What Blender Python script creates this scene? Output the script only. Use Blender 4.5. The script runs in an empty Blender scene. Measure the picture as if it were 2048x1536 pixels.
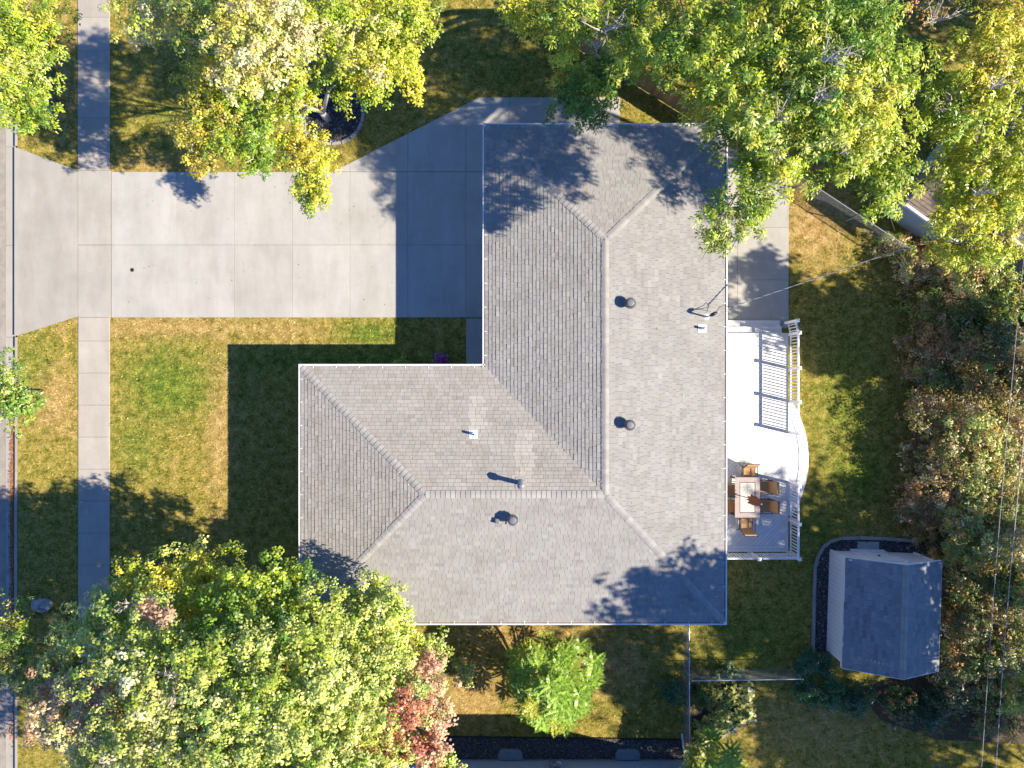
import bpy, math, random
import numpy as np
from mathutils import Vector, Matrix
sc = bpy.context.scene
col = sc.collection
R = math.radians
rng = np.random.default_rng(7)
random.seed(7)

# ------------------------------------------------------------------ camera, sky, sun, exposure
HC, F = 32.0, 1420.0            # drone height in metres, focal length in photo pixels
cam = bpy.data.cameras.new('camera'); cam.sensor_width = 36; cam.sensor_fit = 'HORIZONTAL'
cam.lens = 36 * F / 2048; cam.clip_start = .1; cam.clip_end = 2000
cam_o = bpy.data.objects.new('camera', cam); col.objects.link(cam_o)
cam_o.location = (0, 0, HC); cam_o.rotation_euler = (0, 0, 0); sc.camera = cam_o
SUNV = Vector((4.07, -0.98, 2.9)).normalized()      # towards the sun (from the eave shadows)
world = bpy.data.worlds.new('World'); sc.world = world; world.use_nodes = True
nt = world.node_tree
sky = nt.nodes.new('ShaderNodeTexSky'); sky.sky_type = 'NISHITA'; sky.sun_disc = False
sky.sun_elevation = math.asin(SUNV.z); sky.sun_rotation = math.atan2(SUNV.x, SUNV.y)
sky.air_density = 1.0; sky.dust_density = 0.0; sky.ozone_density = 10; sky.altitude = 6000
nt.links.new(sky.outputs[0], nt.nodes['Background'].inputs[0])
nt.nodes['Background'].inputs[1].default_value = 0.15
sun = bpy.data.lights.new('sun', 'SUN'); sun.energy = 5.0; sun.angle = R(.53); sun.color = (1, .89, .72)
sun_o = bpy.data.objects.new('sun', sun); col.objects.link(sun_o)
sun_o.rotation_euler = SUNV.to_track_quat('Z', 'Y').to_euler(); sun_o.location = SUNV * 60
sc.view_settings.view_transform = 'Standard'; sc.view_settings.look = 'None'
sc.view_settings.exposure = 1.1; sc.view_settings.gamma = 1
sc.render.engine = 'CYCLES'
sc.cycles.use_denoising = True
sc.cycles.max_bounces = 6; sc.cycles.diffuse_bounces = 2; sc.cycles.transmission_bounces = 3; sc.cycles.glossy_bounces = 2

# ------------------------------------------------------------------ helpers
def W(px, py, z=0.0):
    s = (HC - z) / F
    return ((px - 1024) * s, (768 - py) * s, z)
def W2(px, py, z=0.0): return W(px, py, z)[:2]
org = {}
def tag(o, label=None, cat=None, group=None, kind=None):
    if label: o['label'] = label
    if cat: o['category'] = cat
    if group: o['group'] = group
    if kind: o['kind'] = kind
    return o
def empty(name, loc, label, cat=None, group=None, kind=None):
    o = bpy.data.objects.new(name, None); col.objects.link(o); o.location = loc; o.empty_display_size = .2
    org[o.name] = Vector(loc); return tag(o, label, cat, group, kind)
def link(name, me, m=None, parent=None, loc=(0, 0, 0)):
    o = bpy.data.objects.new(name, me); col.objects.link(o); o.location = loc
    if m is not None and not me.materials: me.materials.append(m)
    if parent is not None: o.parent = parent
    return o
class MB:
    def __init__(s): s.v = []; s.f = []; s.c = []
    def add(s, vs, fs):
        b = len(s.v); s.v += [tuple(v) for v in vs]; s.f += [tuple(b + i for i in f) for f in fs]; return s
    def box(s, c, d, rz=0.0):
        x, y, z = d[0] / 2, d[1] / 2, d[2] / 2; ca, sa = math.cos(rz), math.sin(rz)
        vs = []
        for k in (-z, z):
            for i, j in ((-x, -y), (x, -y), (x, y), (-x, y)):
                vs.append((c[0] + i * ca - j * sa, c[1] + i * sa + j * ca, c[2] + k))
        return s.add(vs, [(3, 2, 1, 0), (4, 5, 6, 7), (0, 1, 5, 4), (1, 2, 6, 5), (2, 3, 7, 6), (3, 0, 4, 7)])
    def prism(s, poly, z0, z1, bev=0.0):
        a = sum(poly[i][0] * poly[(i + 1) % len(poly)][1] - poly[(i + 1) % len(poly)][0] * poly[i][1] for i in range(len(poly)))
        if a < 0: poly = poly[::-1]
        n = len(poly)
        rings = [[(p[0], p[1], z0) for p in poly]]
        if bev:
            cx = sum(p[0] for p in poly) / n; cy = sum(p[1] for p in poly) / n
            rings.append([(p[0], p[1], z1 - bev) for p in poly])
            top = []
            for p in poly:
                d = Vector((cx - p[0], cy - p[1])); d = d.normalized() * bev * 1.4 if d.length > 0 else d
                top.append((p[0] + d.x, p[1] + d.y, z1))
            rings.append(top)
        else: rings.append([(p[0], p[1], z1) for p in poly])
        vs = [v for r in rings for v in r]; fs = [tuple(range(n - 1, -1, -1))]
        for k in range(len(rings) - 1):
            for i in range(n):
                j = (i + 1) % n; fs.append((k * n + i, k * n + j, (k + 1) * n + j, (k + 1) * n + i))
        fs.append(tuple((len(rings) - 1) * n + i for i in range(n)))
        return s.add(vs, fs)
    def tube(s, pts, rad, n=6, cap=True):
        pts = [Vector(p) for p in pts]
        if not hasattr(rad, '__len__'): rad = [rad] * len(pts)
        vs = []; fs = []
        for i, p in enumerate(pts):
            d = (pts[min(i + 1, len(pts) - 1)] - pts[max(i - 1, 0)])
            d = d.normalized() if d.length > 1e-9 else Vector((0, 0, 1))
            u = d.cross(Vector((0, 0, 1)))
            if u.length < .05: u = d.cross(Vector((1, 0, 0)))
            u.normalize(); w = d.cross(u)
            for k in range(n):
                a = 2 * math.pi * k / n; vs.append(p + (u * math.cos(a) + w * math.sin(a)) * rad[i])
        for i in range(len(pts) - 1):
            for k in range(n):
                l = (k + 1) % n; fs.append((i * n + k, i * n + l, (i + 1) * n + l, (i + 1) * n + k))
        if cap:
            fs.append(tuple(range(n - 1, -1, -1))); fs.append(tuple((len(pts) - 1) * n + k for k in range(n)))
        return s.add(vs, fs)
    def lathe(s, prof, c=(0, 0, 0), n=20):
        vs = []; fs = []
        for r, z in prof:
            for k in range(n):
                a = 2 * math.pi * k / n; vs.append((c[0] + r * math.cos(a), c[1] + r * math.sin(a), c[2] + z))
        for i in range(len(prof) - 1):
            for k in range(n):
                l = (k + 1) % n; fs.append((i * n + k, i * n + l, (i + 1) * n + l, (i + 1) * n + k))
        fs.append(tuple((len(prof) - 1) * n + k for k in range(n)))
        return s.add(vs, fs)
    def mesh(s, name, off=(0, 0, 0), smooth=False):
        me = bpy.data.meshes.new(name)
        me.from_pydata([(v[0] - off[0], v[1] - off[1], v[2] - off[2]) for v in s.v], [], s.f)
        if smooth: me.polygons.foreach_set('use_smooth', [True] * len(me.polygons))
        me.update(); return me
    def build(s, name, m, parent=None, smooth=False):
        off = (0, 0, 0)
        if parent is not None:
            p = parent
            while p.parent is not None: p = p.parent
            off = org.get(p.name, Vector((0, 0, 0)))
        return link(name, s.mesh(name, off, smooth), m, parent)
def copy_tree(o, parent=None):
    c = o.copy(); col.objects.link(c); c.parent = parent
    for ch in list(o.children): copy_tree(ch, c)
    return c
def clip(poly, a, b, c):            # keep a*x+b*y<=c
    out = []
    for i in range(len(poly)):
        p, q = poly[i], poly[(i + 1) % len(poly)]
        dp, dq = a * p[0] + b * p[1] - c, a * q[0] + b * q[1] - c
        if dp <= 0: out.append(p)
        if (dp < 0 < dq) or (dq < 0 < dp):
            t = dp / (dp - dq); out.append((p[0] + (q[0] - p[0]) * t, p[1] + (q[1] - p[1]) * t))
    return out
def clip_to(poly, conv):
    a = sum(conv[i][0] * conv[(i + 1) % len(conv)][1] - conv[(i + 1) % len(conv)][0] * conv[i][1] for i in range(len(conv)))
    if a < 0: conv = conv[::-1]
    for i in range(len(conv)):
        p, q = conv[i], conv[(i + 1) % len(conv)]
        nx, ny = q[1] - p[1], p[0] - q[0]
        poly = clip(poly, nx, ny, nx * p[0] + ny * p[1])
        if len(poly) < 3: return []
    return poly
def area(poly): return abs(sum(poly[i][0] * poly[(i + 1) % len(poly)][1] - poly[(i + 1) % len(poly)][0] * poly[i][1] for i in range(len(poly)))) / 2

# ------------------------------------------------------------------ materials
def newmat(name):
    m = bpy.data.materials.new(name); m.use_nodes = True; t = m.node_tree
    return m, t, t.nodes['Principled BSDF']
def nd(t, kind, **kw):
    n = t.nodes.new(kind)
    for k, v in kw.items(): setattr(n, k, v)
    return n
def noise(t, scale, detail=4, vec=None, rough=.6):
    n = nd(t, 'ShaderNodeTexNoise'); n.inputs['Scale'].default_value = scale; n.inputs['Detail'].default_value = detail
    n.inputs['Roughness'].default_value = rough
    if vec is not None: t.links.new(vec, n.inputs['Vector'])
    return n.outputs['Fac']
def ramp(t, fac, stops):
    r = nd(t, 'ShaderNodeValToRGB'); e = r.color_ramp.elements
    while len(e) < len(stops): e.new(.5)
    for i, (p, c) in enumerate(stops): e[i].position = p; e[i].color = (*c, 1)
    t.links.new(fac, r.inputs[0]); return r.outputs[0]
def mathn(t, op, a, b=None):
    n = nd(t, 'ShaderNodeMath', operation=op)
    for i, x in enumerate((a, b)):
        if x is None: continue
        if isinstance(x, (int, float)): n.inputs[i].default_value = x
        else: t.links.new(x, n.inputs[i])
    return n.outputs[0]
def mixc(t, fac, a, b, mode='MIX'):
    n = nd(t, 'ShaderNodeMix', data_type='RGBA', blend_type=mode)
    if isinstance(fac, (int, float)): n.inputs[0].default_value = fac
    else: t.links.new(fac, n.inputs[0])
    for i, x in ((6, a), (7, b)):
        if isinstance(x, tuple): n.inputs[i].default_value = (*x, 1)
        else: t.links.new(x, n.inputs[i])
    return n.outputs[2]
def plain(name, c, rough=.6, var=.15, scale=6, metal=0.0, bump=0.0, bscale=60, rnd=0.0, spec=.3, fine=.0):
    m, t, b = newmat(name)
    pos = nd(t, 'ShaderNodeNewGeometry').outputs['Position']
    f = noise(t, scale, 5, pos)
    c0 = tuple(max(0, x * (1 - var)) for x in c); c1 = tuple(min(1, x * (1 + var)) for x in c)
    colr = ramp(t, f, [(.25, c0), (.75, c1)])
    if fine:
        g = noise(t, bscale, 3, pos); colr = mixc(t, 1.0, colr, ramp(t, g, [(.3, (1 - fine,) * 3), (.7, (1 + fine,) * 3)]), 'MULTIPLY')
    if rnd:
        oi = nd(t, 'ShaderNodeObjectInfo').outputs['Random']
        colr = mixc(t, 1.0, colr, ramp(t, oi, [(0, (1 - rnd, 1 - rnd, 1 - rnd * .9)), (1, (1 + rnd, 1 + rnd, 1 + rnd * .9))]), 'MULTIPLY')
    t.links.new(colr, b.inputs['Base Color']); b.inputs['Roughness'].default_value = rough; b.inputs['Metallic'].default_value = metal
    b.inputs['Specular IOR Level'].default_value = spec
    if bump:
        bp = nd(t, 'ShaderNodeBump'); bp.inputs['Strength'].default_value = bump; bp.inputs['Distance'].default_value = .01
        t.links.new(noise(t, bscale, 4, pos), bp.inputs['Height']); t.links.new(bp.outputs[0], b.inputs['Normal'])
    return m
def leafmat(name, trans=.24, rough=.38, spec=.5):
    m, t, b = newmat(name)
    a = nd(t, 'ShaderNodeAttribute', attribute_name='Col')
    t.links.new(a.outputs['Color'], b.inputs['Base Color']); b.inputs['Roughness'].default_value = rough
    b.inputs['Specular IOR Level'].default_value = spec
    tr = nd(t, 'ShaderNodeBsdfTranslucent')
    t.links.new(mixc(t, 1.0, a.outputs['Color'], (1.15, 1.2, .6), 'MULTIPLY'), tr.inputs[0])
    mx = nd(t, 'ShaderNodeMixShader'); mx.inputs[0].default_value = trans
    t.links.new(b.outputs[0], mx.inputs[1]); t.links.new(tr.outputs[0], mx.inputs[2])
    t.links.new(mx.outputs[0], t.nodes['Material Output'].inputs[0]); return m
def attrmat(name, rough=.8, bump=.3, bscale=120, spec=.2):
    m, t, b = newmat(name)
    a = nd(t, 'ShaderNodeAttribute', attribute_name='Col')
    pos = nd(t, 'ShaderNodeNewGeometry').outputs['Position']
    g = noise(t, bscale, 3, pos)
    c = mixc(t, 1.0, a.outputs['Color'], ramp(t, g, [(.3, (.82, .82, .82)), (.7, (1.15, 1.15, 1.15))]), 'MULTIPLY')
    g2 = noise(t, 1.1, 5, pos)
    c = mixc(t, 1.0, c, ramp(t, g2, [(.3, (.9, .885, .87)), (.7, (1.06, 1.06, 1.06))]), 'MULTIPLY')
    t.links.new(c, b.inputs['Base Color']); b.inputs['Roughness'].default_value = rough; b.inputs['Specular IOR Level'].default_value = spec
    return m

M = {}
def concrete(name, c, warm=0.0):
    m, t, b = newmat(name)
    pos = nd(t, 'ShaderNodeNewGeometry').outputs['Position']
    mp = nd(t, 'ShaderNodeMapping'); mp.inputs['Scale'].default_value = (.9, .22, 1); t.links.new(pos, mp.inputs[0])
    streak = noise(t, 1.6, 5, mp.outputs[0], .65)
    blot = noise(t, .55, 6, pos, .65)
    fine = noise(t, 55, 3, pos)
    k0 = tuple(x * .90 for x in c); k1 = tuple(x * 1.1 for x in c)
    colr = ramp(t, blot, [(.3, k0), (.68, k1)])
    colr = mixc(t, 1.0, colr, ramp(t, streak, [(.32, (.92, .905, .88)), (.58, (1.04, 1.04, 1.04))]), 'MULTIPLY')
    colr = mixc(t, 1.0, colr, ramp(t, fine, [(.3, (.93, .93, .93)), (.7, (1.05, 1.05, 1.05))]), 'MULTIPLY')
    vor = nd(t, 'ShaderNodeTexVoronoi'); vor.inputs['Scale'].default_value = 1.3; t.links.new(pos, vor.inputs['Vector'])
    spot = ramp(t, vor.outputs['Distance'], [(.02, (.55, .5, .45)), (.05, (1, 1, 1))])
    colr = mixc(t, .6, colr, spot, 'MULTIPLY')
    oi = nd(t, 'ShaderNodeObjectInfo').outputs['Random']
    colr = mixc(t, 1.0, colr, ramp(t, oi, [(0, (.94, .93, .915)), (1, (1.03, 1.03, 1.03))]), 'MULTIPLY')
    t.links.new(colr, b.inputs['Base Color']); b.inputs['Roughness'].default_value = .85; b.inputs['Specular IOR Level'].default_value = .2
    bp = nd(t, 'ShaderNodeBump'); bp.inputs['Strength'].default_value = .25; bp.inputs['Distance'].default_value = .004
    t.links.new(fine, bp.inputs['Height']); t.links.new(bp.outputs[0], b.inputs['Normal'])
    return m
M['drive'] = concrete('drive_concrete', (.41, .40, .372))
M['apron'] = concrete('apron_concrete', (.37, .352, .318))
M['walk'] = concrete('walk_concrete', (.40, .37, .33))
M['edging'] = concrete('edging_concrete', (.35, .325, .285))
M['asphalt'] = plain('asphalt', (.30, .27, .23), .9, .2, 3, bump=.4, bscale=90, fine=.25)
M['earth'] = plain('earth', (.10, .075, .05), .95, .3, 2, fine=.3)
M['white'] = plain('white_vinyl', (.84, .85, .87), .45, .04, 3)
M['deckwhite'] = plain('deck_board', (.74, .73, .71), .55, .06, 4, rnd=.05)
M['fascia'] = plain('white_metal', (.80, .79, .77), .4, .05, 3)
M['debris'] = plain('gutter_debris', (.30, .20, .11), .9, .4, 9, fine=.3)
M['wallw'] = plain('house_siding', (.62, .60, .55), .7, .06, 3)
M['glass'] = plain('window_glass', (.03, .04, .05), .08, .1, 1, spec=.8)
M['dark'] = plain('dark_joint', (.03, .03, .032), .9, .2, 5)
M['mulch'] = plain('rock_mulch', (.085, .08, .078), .9, .6, 14, fine=.5, bscale=40)
M['stone'] = attrmat('stone_chip', .8)
M['fence'] = plain('cedar', (.36, .23, .10), .75, .22, 5, rnd=.18, fine=.15, bscale=50)
M['galv'] = plain('galvanised', (.55, .56, .58), .4, .1, 8, metal=.6)
M['wire'] = plain('fence_wire', (.30, .31, .32), .5, .1, 8, metal=.3)
M['bark'] = plain('bark', (.16, .125, .10), .9, .35, 9, fine=.3, bscale=45)
M['birch'] = plain('pale_bark', (.50, .45, .40), .8, .35, 7, fine=.25, bscale=35)
M['twig'] = plain('twig', (.30, .25, .20), .85, .25, 9)
M['leaf'] = leafmat('leaf')
M['ground_leaf'] = leafmat('dry_leaf', .1, .7, .15)
M['shingle'] = attrmat('shingle')
M['roofdeck'] = plain('roof_underlay', (.05, .05, .05), .9, .2, 5)
M['cap'] = plain('ridge_cap', (.325, .316, .30), .85, .12, 3, rnd=.10, fine=.15, bscale=110)
M['black'] = plain('black_metal', (.025, .025, .028), .45, .2, 20, spec=.4)
M['grey_metal'] = plain('grey_metal', (.30, .30, .31), .4, .15, 12, metal=.5)
M['cable'] = plain('cable', (.35, .35, .37), .5, .2, 5)
M['teal'] = plain('wall_paint', (.34, .42, .48), .7, .06, 2)
M['cushion'] = plain('tan_cushion', (.50, .30, .14), .8, .12, 9, fine=.1)
M['bronze'] = plain('bronze_frame', (.07, .05, .06), .5, .15, 9)
M['tabletop'] = plain('table_frame', (.40, .33, .31), .6, .1, 8)
M['tile'] = plain('table_tile', (.62, .59, .52), .5, .2, 14, fine=.1, bscale=22)
M['umbrella'] = plain('umbrella_cloth', (.20, .075, .045), .8, .2, 9)
M['slab'] = plain('paver', (.38, .42, .40), .85, .12, 5, fine=.15)
M['timber'] = plain('timber', (.34, .28, .22), .85, .2, 7, fine=.2)
M['rock'] = plain('boulder', (.36, .34, .33), .9, .2, 4, fine=.2, bscale=30)
M['plastic'] = plain('window_well', (.20, .25, .29), .5, .1, 4)
M['solar'] = plain('lamp_cap', (.30, .33, .38), .35, .1, 9)

# lawn: colours from patches that really differ (dry, watered, worn), same shader on sheet and blades
def lawnmat(name, gain):
    m, t, b = newmat(name)
    pos = nd(t, 'ShaderNodeNewGeometry').outputs['Position']
    def ell(cx, cy, rx, ry):
        x, y = W2(cx, cy); mp = nd(t, 'ShaderNodeMapping', vector_type='TEXTURE')
        mp.inputs['Location'].default_value = (x, y, 0); mp.inputs['Scale'].default_value = (rx / 44.4, ry / 44.4, 1e3)
        t.links.new(pos, mp.inputs[0]); l = nd(t, 'ShaderNodeVectorMath', operation='LENGTH'); t.links.new(mp.outputs[0], l.inputs[0])
        return l.outputs['Value']
    wob = noise(t, 1.6, 8, pos, .75)
    def field(lst):
        acc = None
        for e in lst:
            d = ell(*e[:4]); v = mathn(t, 'SUBTRACT', 1.35, d); v = mathn(t, 'ADD', v, mathn(t, 'MULTIPLY', mathn(t, 'SUBTRACT', wob, .5), 2.4))
            v = mathn(t, 'MULTIPLY', v, e[4]); acc = v if acc is None else mathn(t, 'MAXIMUM', acc, v)
        n = nd(t, 'ShaderNodeClamp'); t.links.new(acc, n.inputs[0]); return n.outputs[0]
    green = field([(335, 770, 95, 85, 1.0), (745, 668, 75, 32, .9), (275, 890, 60, 70, .6), (1710, 945, 70, 70, .8), (1690, 820, 75, 150, .62),
                   (1500, 1290, 120, 90, .6), (70, 720, 40, 60, .5), (350, 240, 90, 60, .45), (1020, 140, 120, 60, .35), (700, 720, 300, 28, .7), (1640, 1100, 40, 160, .6)])
    dry = field([(330, 655, 190, 26, .8), (440, 850, 30, 190, .75), (1630, 450, 70, 90, 1.0), (945, 1390, 75, 75, .9), (1060, 1270, 160, 40, .8),
                 (115, 800, 50, 70, .8), (1230, 1330, 70, 60, .8), (1650, 1450, 140, 70, .6), (130, 170, 40, 130, .5), (300, 335, 120, 30, .6), (560, 660, 100, 30, .6)])
    n1 = noise(t, 2.6, 8, pos, .75); n2 = noise(t, 9, 5, pos, .75)
    fac = mathn(t, 'ADD', mathn(t, 'MULTIPLY', n1, .58), mathn(t, 'MULTIPLY', n2, .42))
    base = ramp(t, fac, [(.39, (.085, .10, .014)), (.5, (.31, .265, .05)), (.60, (.56, .40, .14))])
    dcol = ramp(t, fac, [(.39, (.25, .165, .045)), (.5, (.46, .31, .11)), (.60, (.70, .50, .23))])
    gcol = ramp(t, fac, [(.39, (.035, .08, .010)), (.5, (.15, .21, .03)), (.60, (.38, .40, .06))])
    c = mixc(t, dry, base, dcol); c = mixc(t, green, c, gcol)
    if gain != 1: c = mixc(t, 1.0, c, (gain, gain, gain), 'MULTIPLY')
    t.links.new(c, b.inputs['Base Color']); b.inputs['Roughness'].default_value = .9; b.inputs['Specular IOR Level'].default_value = .1
    return m
M['lawn'] = lawnmat('lawn', .78)
M['grass'] = lawnmat('grass_blade', 1.32)

# ------------------------------------------------------------------ big bulk mesh from numpy arrays
def np_mesh(name, verts, nper, cols=None):
    verts = np.asarray(verts, dtype=np.float32).reshape(-1, 3); nv = len(verts); nf = nv // nper
    me = bpy.data.meshes.new(name); me.vertices.add(nv); me.vertices.foreach_set('co', verts.ravel())
    me.loops.add(nv); me.loops.foreach_set('vertex_index', np.arange(nv, dtype=np.int32))
    me.polygons.add(nf); me.polygons.foreach_set('loop_start', np.arange(0, nv, nper, dtype=np.int32))
    if cols is not None:
        a = me.attributes.new('Col', 'FLOAT_COLOR', 'POINT')
        cc = np.ones((nv, 4), dtype=np.float32); cc[:, :3] = np.repeat(cols, nper, axis=0); a.data.foreach_set('color', cc.ravel())
    me.update(calc_edges=True); me.validate(); return me
def unit(a): return a / np.maximum(np.linalg.norm(a, axis=-1, keepdims=True), 1e-9)
def leaf_quads(c, nrm, az_dir, L, Wd, fold=.12):
    a = unit(az_dir - nrm * np.sum(az_dir * nrm, -1, keepdims=True)); b = np.cross(nrm, a)
    L = L[:, None]; Wd = Wd[:, None]
    return np.stack([c - a * L / 2, c + b * Wd / 2 + nrm * Wd * fold, c + a * L / 2 - nrm * L * .06, c - b * Wd / 2 + nrm * Wd * fold], 1)

# ------------------------------------------------------------------ ground, street, pavings
mb = MB(); mb.add([(-500, -500, -.25), (500, -500, -.25), (500, 500, -.25), (-500, 500, -.25)], [(0, 1, 2, 3)])
tag(mb.build('ground', M['earth']), 'bare earth under the lawns and street', kind='structure')
XK = W(35, 0)[0]                                       # back of the kerb
mb = MB(); mb.prism([(XK, -60), (60, -60), (60, 60), (XK, 60)], -.2, 0)
tag(mb.build('lawn', M['lawn']), 'patchy olive and tan lawn around the house', kind='structure')
mb = MB(); xs = W(8, 0)[0]; mb.prism([(xs - 9, -60), (xs - .01, -60), (xs - .01, 60), (xs - 9, 60)], -.24, -.115)
tag(mb.build('street', M['asphalt']), 'worn tan asphalt street at the left edge', kind='structure')
def slab_rect(name, x0, y0, x1, y1, mat, parent, z1=.03, g=.0045, z0=-.08):
    a = W2(x0, y0); b = W2(x1, y1); X0, X1 = sorted((a[0], b[0])); Y0, Y1 = sorted((a[1], b[1]))
    m = MB(); m.prism([(X0 + g, Y0 + g), (X1 - g, Y0 + g), (X1 - g, Y1 - g), (X0 + g, Y1 - g)], z0, z1, .006)
    return m.build(name, mat, parent)
def slab_poly(name, pxs, mat, parent, z1=.03, z0=-.08):
    P = [W2(*p) for p in pxs]; cx = sum(p[0] for p in P) / len(P); cy = sum(p[1] for p in P) / len(P)
    Q = []
    for p in P:
        d = Vector((cx - p[0], cy - p[1])).normalized() * .008; Q.append((p[0] + d.x, p[1] + d.y))
    m = MB(); m.prism(Q, z0, z1, .006); return m.build(name, mat, parent)
# gutter pan and kerb in lengths
gp = empty('street_gutter', W(18, 768), 'pale concrete gutter strip beside the street', kind='structure')
kb = empty('kerb', W(31, 768), 'concrete kerb between the street gutter and the grass verge', kind='structure')
jy = [-260, -130, 0, 150, 292, 490, 674, 942, 1022, 1085, 1150, 1280, 1410, 1540, 1700]
for a, b in zip(jy[:-1], jy[1:]):
    y0, y1 = W2(0, b)[1] + .006, W2(0, a)[1] - .006
    m = MB(); m.prism([(W(8, 0)[0], y0), (W(28, 0)[0], y0), (W(28, 0)[0], y1), (W(8, 0)[0], y1)], -.24, -.11); m.build('slab', M['apron'], gp)
    if a == 292 or a == 490: continue
    x0, x1 = W(28.2, 0)[0], XK - .01
    m = MB(); m.add([(x0, y0, -.24), (x1, y0, -.24), (x1, y0, .02), (x0 + .05, y0, .02), (x0, y0, -.02), (x0, y1, -.24), (x1, y1, -.24), (x1, y1, .02), (x0 + .05, y1, .02), (x0, y1, -.02)],
          [(0, 1, 2, 3, 4), (9, 8, 7, 6, 5), (3, 2, 7, 8), (4, 3, 8, 9), (0, 4, 9, 5), (1, 6, 7, 2)]); m.build('kerbstone', M['apron'], kb)
ap = empty('driveway_apron', W(90, 490), 'flared concrete driveway apron meeting the street', kind='structure')
for poly in ([(29, 294), (156, 341), (156, 490), (29, 490)], [(29, 490), (156, 490), (156, 633), (36, 671), (29, 671)]):
    P = [W2(*p) for p in poly]
    m = MB(); n = len(P); zt = [.012 if p[0] < 40 else .03 for p in poly]
    m.add([(p[0], p[1], -.25) for p in P] + [(p[0], p[1], zt[i]) for i, p in enumerate(P)],
          [tuple(range(n, 2 * n))[::-1]] + [(i, (i + 1) % n, n + (i + 1) % n, n + i)[::-1] for i in range(n)]); m.build('slab', M['apron'], ap)
sw = empty('sidewalk', W(188, 768), 'straight concrete sidewalk of square slabs', kind='structure')
ys = [-236, -168, -100, -32, 35, 102, 169, 236, 303, 341]
for a, b in zip(ys[:-1], ys[1:]): slab_rect('slab', 156, a, 220, b, M['walk'], sw)
for a, b in ((341, 490), (490, 635)): slab_rect('slab', 156.6, a + .3, 221.6, b - .3, M['apron'], sw, .031)
ys = [635, 682] + [682 + 64 * i for i in range(1, 17)]
for a, b in zip(ys[:-1], ys[1:]): slab_rect('slab', 157, a, 220, b, M['walk'], sw)
dw = empty('driveway', W(590, 490), 'wide pale concrete driveway of large rectangular slabs', kind='structure')
xs_ = [223, 354, 469, 585, 700, 816, 932, 1000]
for i in range(len(xs_) - 1):
    for a, b in ((344, 490), (490, 635)): slab_rect('slab', xs_[i], a, xs_[i + 1], b, M['drive'], dw)
pad = [(667, 343.5), (958, 195), (1240, 195), (1240, 300), (1000, 300), (1000, 343.5)]
cuts = [667, 700, 816, 932, 1018, 1130, 1240]
for a, b in zip(cuts[:-1], cuts[1:]):
    ytop = lambda x: 343.5 + (x - 667) * (195 - 343.5) / (958 - 667) if x < 958 else 195
    yb = 343.5 if a < 1000 else 300
    P = [(a, yb), (a, ytop(a)), (b, ytop(b)), (b, yb)]
    if a < 958 < b: P = [(a, yb), (a, ytop(a)), (958, 195), (b, 195), (b, yb)]
    if a == 667: P = [(667, yb), (700, ytop(700)), (700, yb)]
    slab_poly('slab', P, M['drive'], dw)
slab_rect('slab', 932, 637, 1000, 745, M['drive'], dw)
pt = empty('side_patio', W(1516, 500), 'concrete patio strip between the house and the back lawn', kind='structure')
for a, b in zip([1420, 1475, 1577], [1475, 1577]):
    for c, d in zip([250, 345, 455, 560], [345, 455, 560, 655]): slab_rect('slab', a, c, b, d, M['drive'], pt)

dc = empty('drain_cap', W(265, 540), 'small round dark cap set in the driveway concrete', 'drain cap')
m = MB(); x_, y_ = W2(265, 540); m.lathe([(.075, .0305), (.075, .036), (.055, .040), (.02, .041)], (x_, y_, 0), 18); m.build('cap', M['black'], dc)
m = MB(); m.lathe([(.10, .029), (.10, .0325), (.076, .033)], (x_, y_, 0), 18); m.build('rim', M['grey_metal'], dc)
# ------------------------------------------------------------------ house
ZE, ZR = 2.90, 3.86
E_ = lambda px, py: Vector(W(px, py, ZE)); R_ = lambda px, py: Vector(W(px, py, ZR))
NW, NE, SE, SW = E_(972, 253), E_(1449, 253), E_(1447, 1243), E_(604, 1243)
WN, IN = E_(604, 735), E_(972, 735)
NW.x = IN.x = (NW.x + IN.x) / 2
rx, ry = R_(1211, 0).x, R_(0, 989).y
NA = Vector((rx, R_(0, 479).y, ZR)); J = Vector((rx, ry, ZR)); WA = Vector((R_(851, 0).x, ry, ZR))
house = empty('house', (0, -1, 0), 'single storey house under an L-shaped grey shingled hip roof', 'house')
ov = .55
foot = [(NW.x + ov, NW.y - ov), (NE.x - ov, NE.y - ov), (SE.x - ov, SE.y + ov), (SW.x + ov, SW.y + ov), (WN.x + ov, WN.y - ov), (IN.x + ov, IN.y - ov)]
mb = MB(); mb.prism(foot, -.05, 2.70); mb.build('wall', M['wallw'], house)
eave = [(p.x, p.y) for p in (NW, NE, SE, SW, WN, IN)]
mb = MB(); mb.prism(eave, 2.702, 2.86); mb.build('fascia', M['fascia'], house)
roof = None
planes = [('W', [NW, IN, J, NA]), ('N', [NE, NW, NA]), ('E', [SE, NE, NA, J]), ('S', [SW, SE, J, WA]), ('w', [WN, SW, WA]), ('n', [IN, WN, WA, J])]
mb = MB()
for k, P in planes: mb.add([(p.x, p.y, p.z - .02) for p in P], [tuple(range(len(P)))])
roof = mb.build('roof', M['roofdeck'], house)
tint = {'W': (.328, .318, .302), 'N': (.328, .318, .302), 'E': (.318, .311, .299), 'S': (.318, .311, .299), 'w': (.336, .316, .289), 'n': (.336, .32, .295)}
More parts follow.
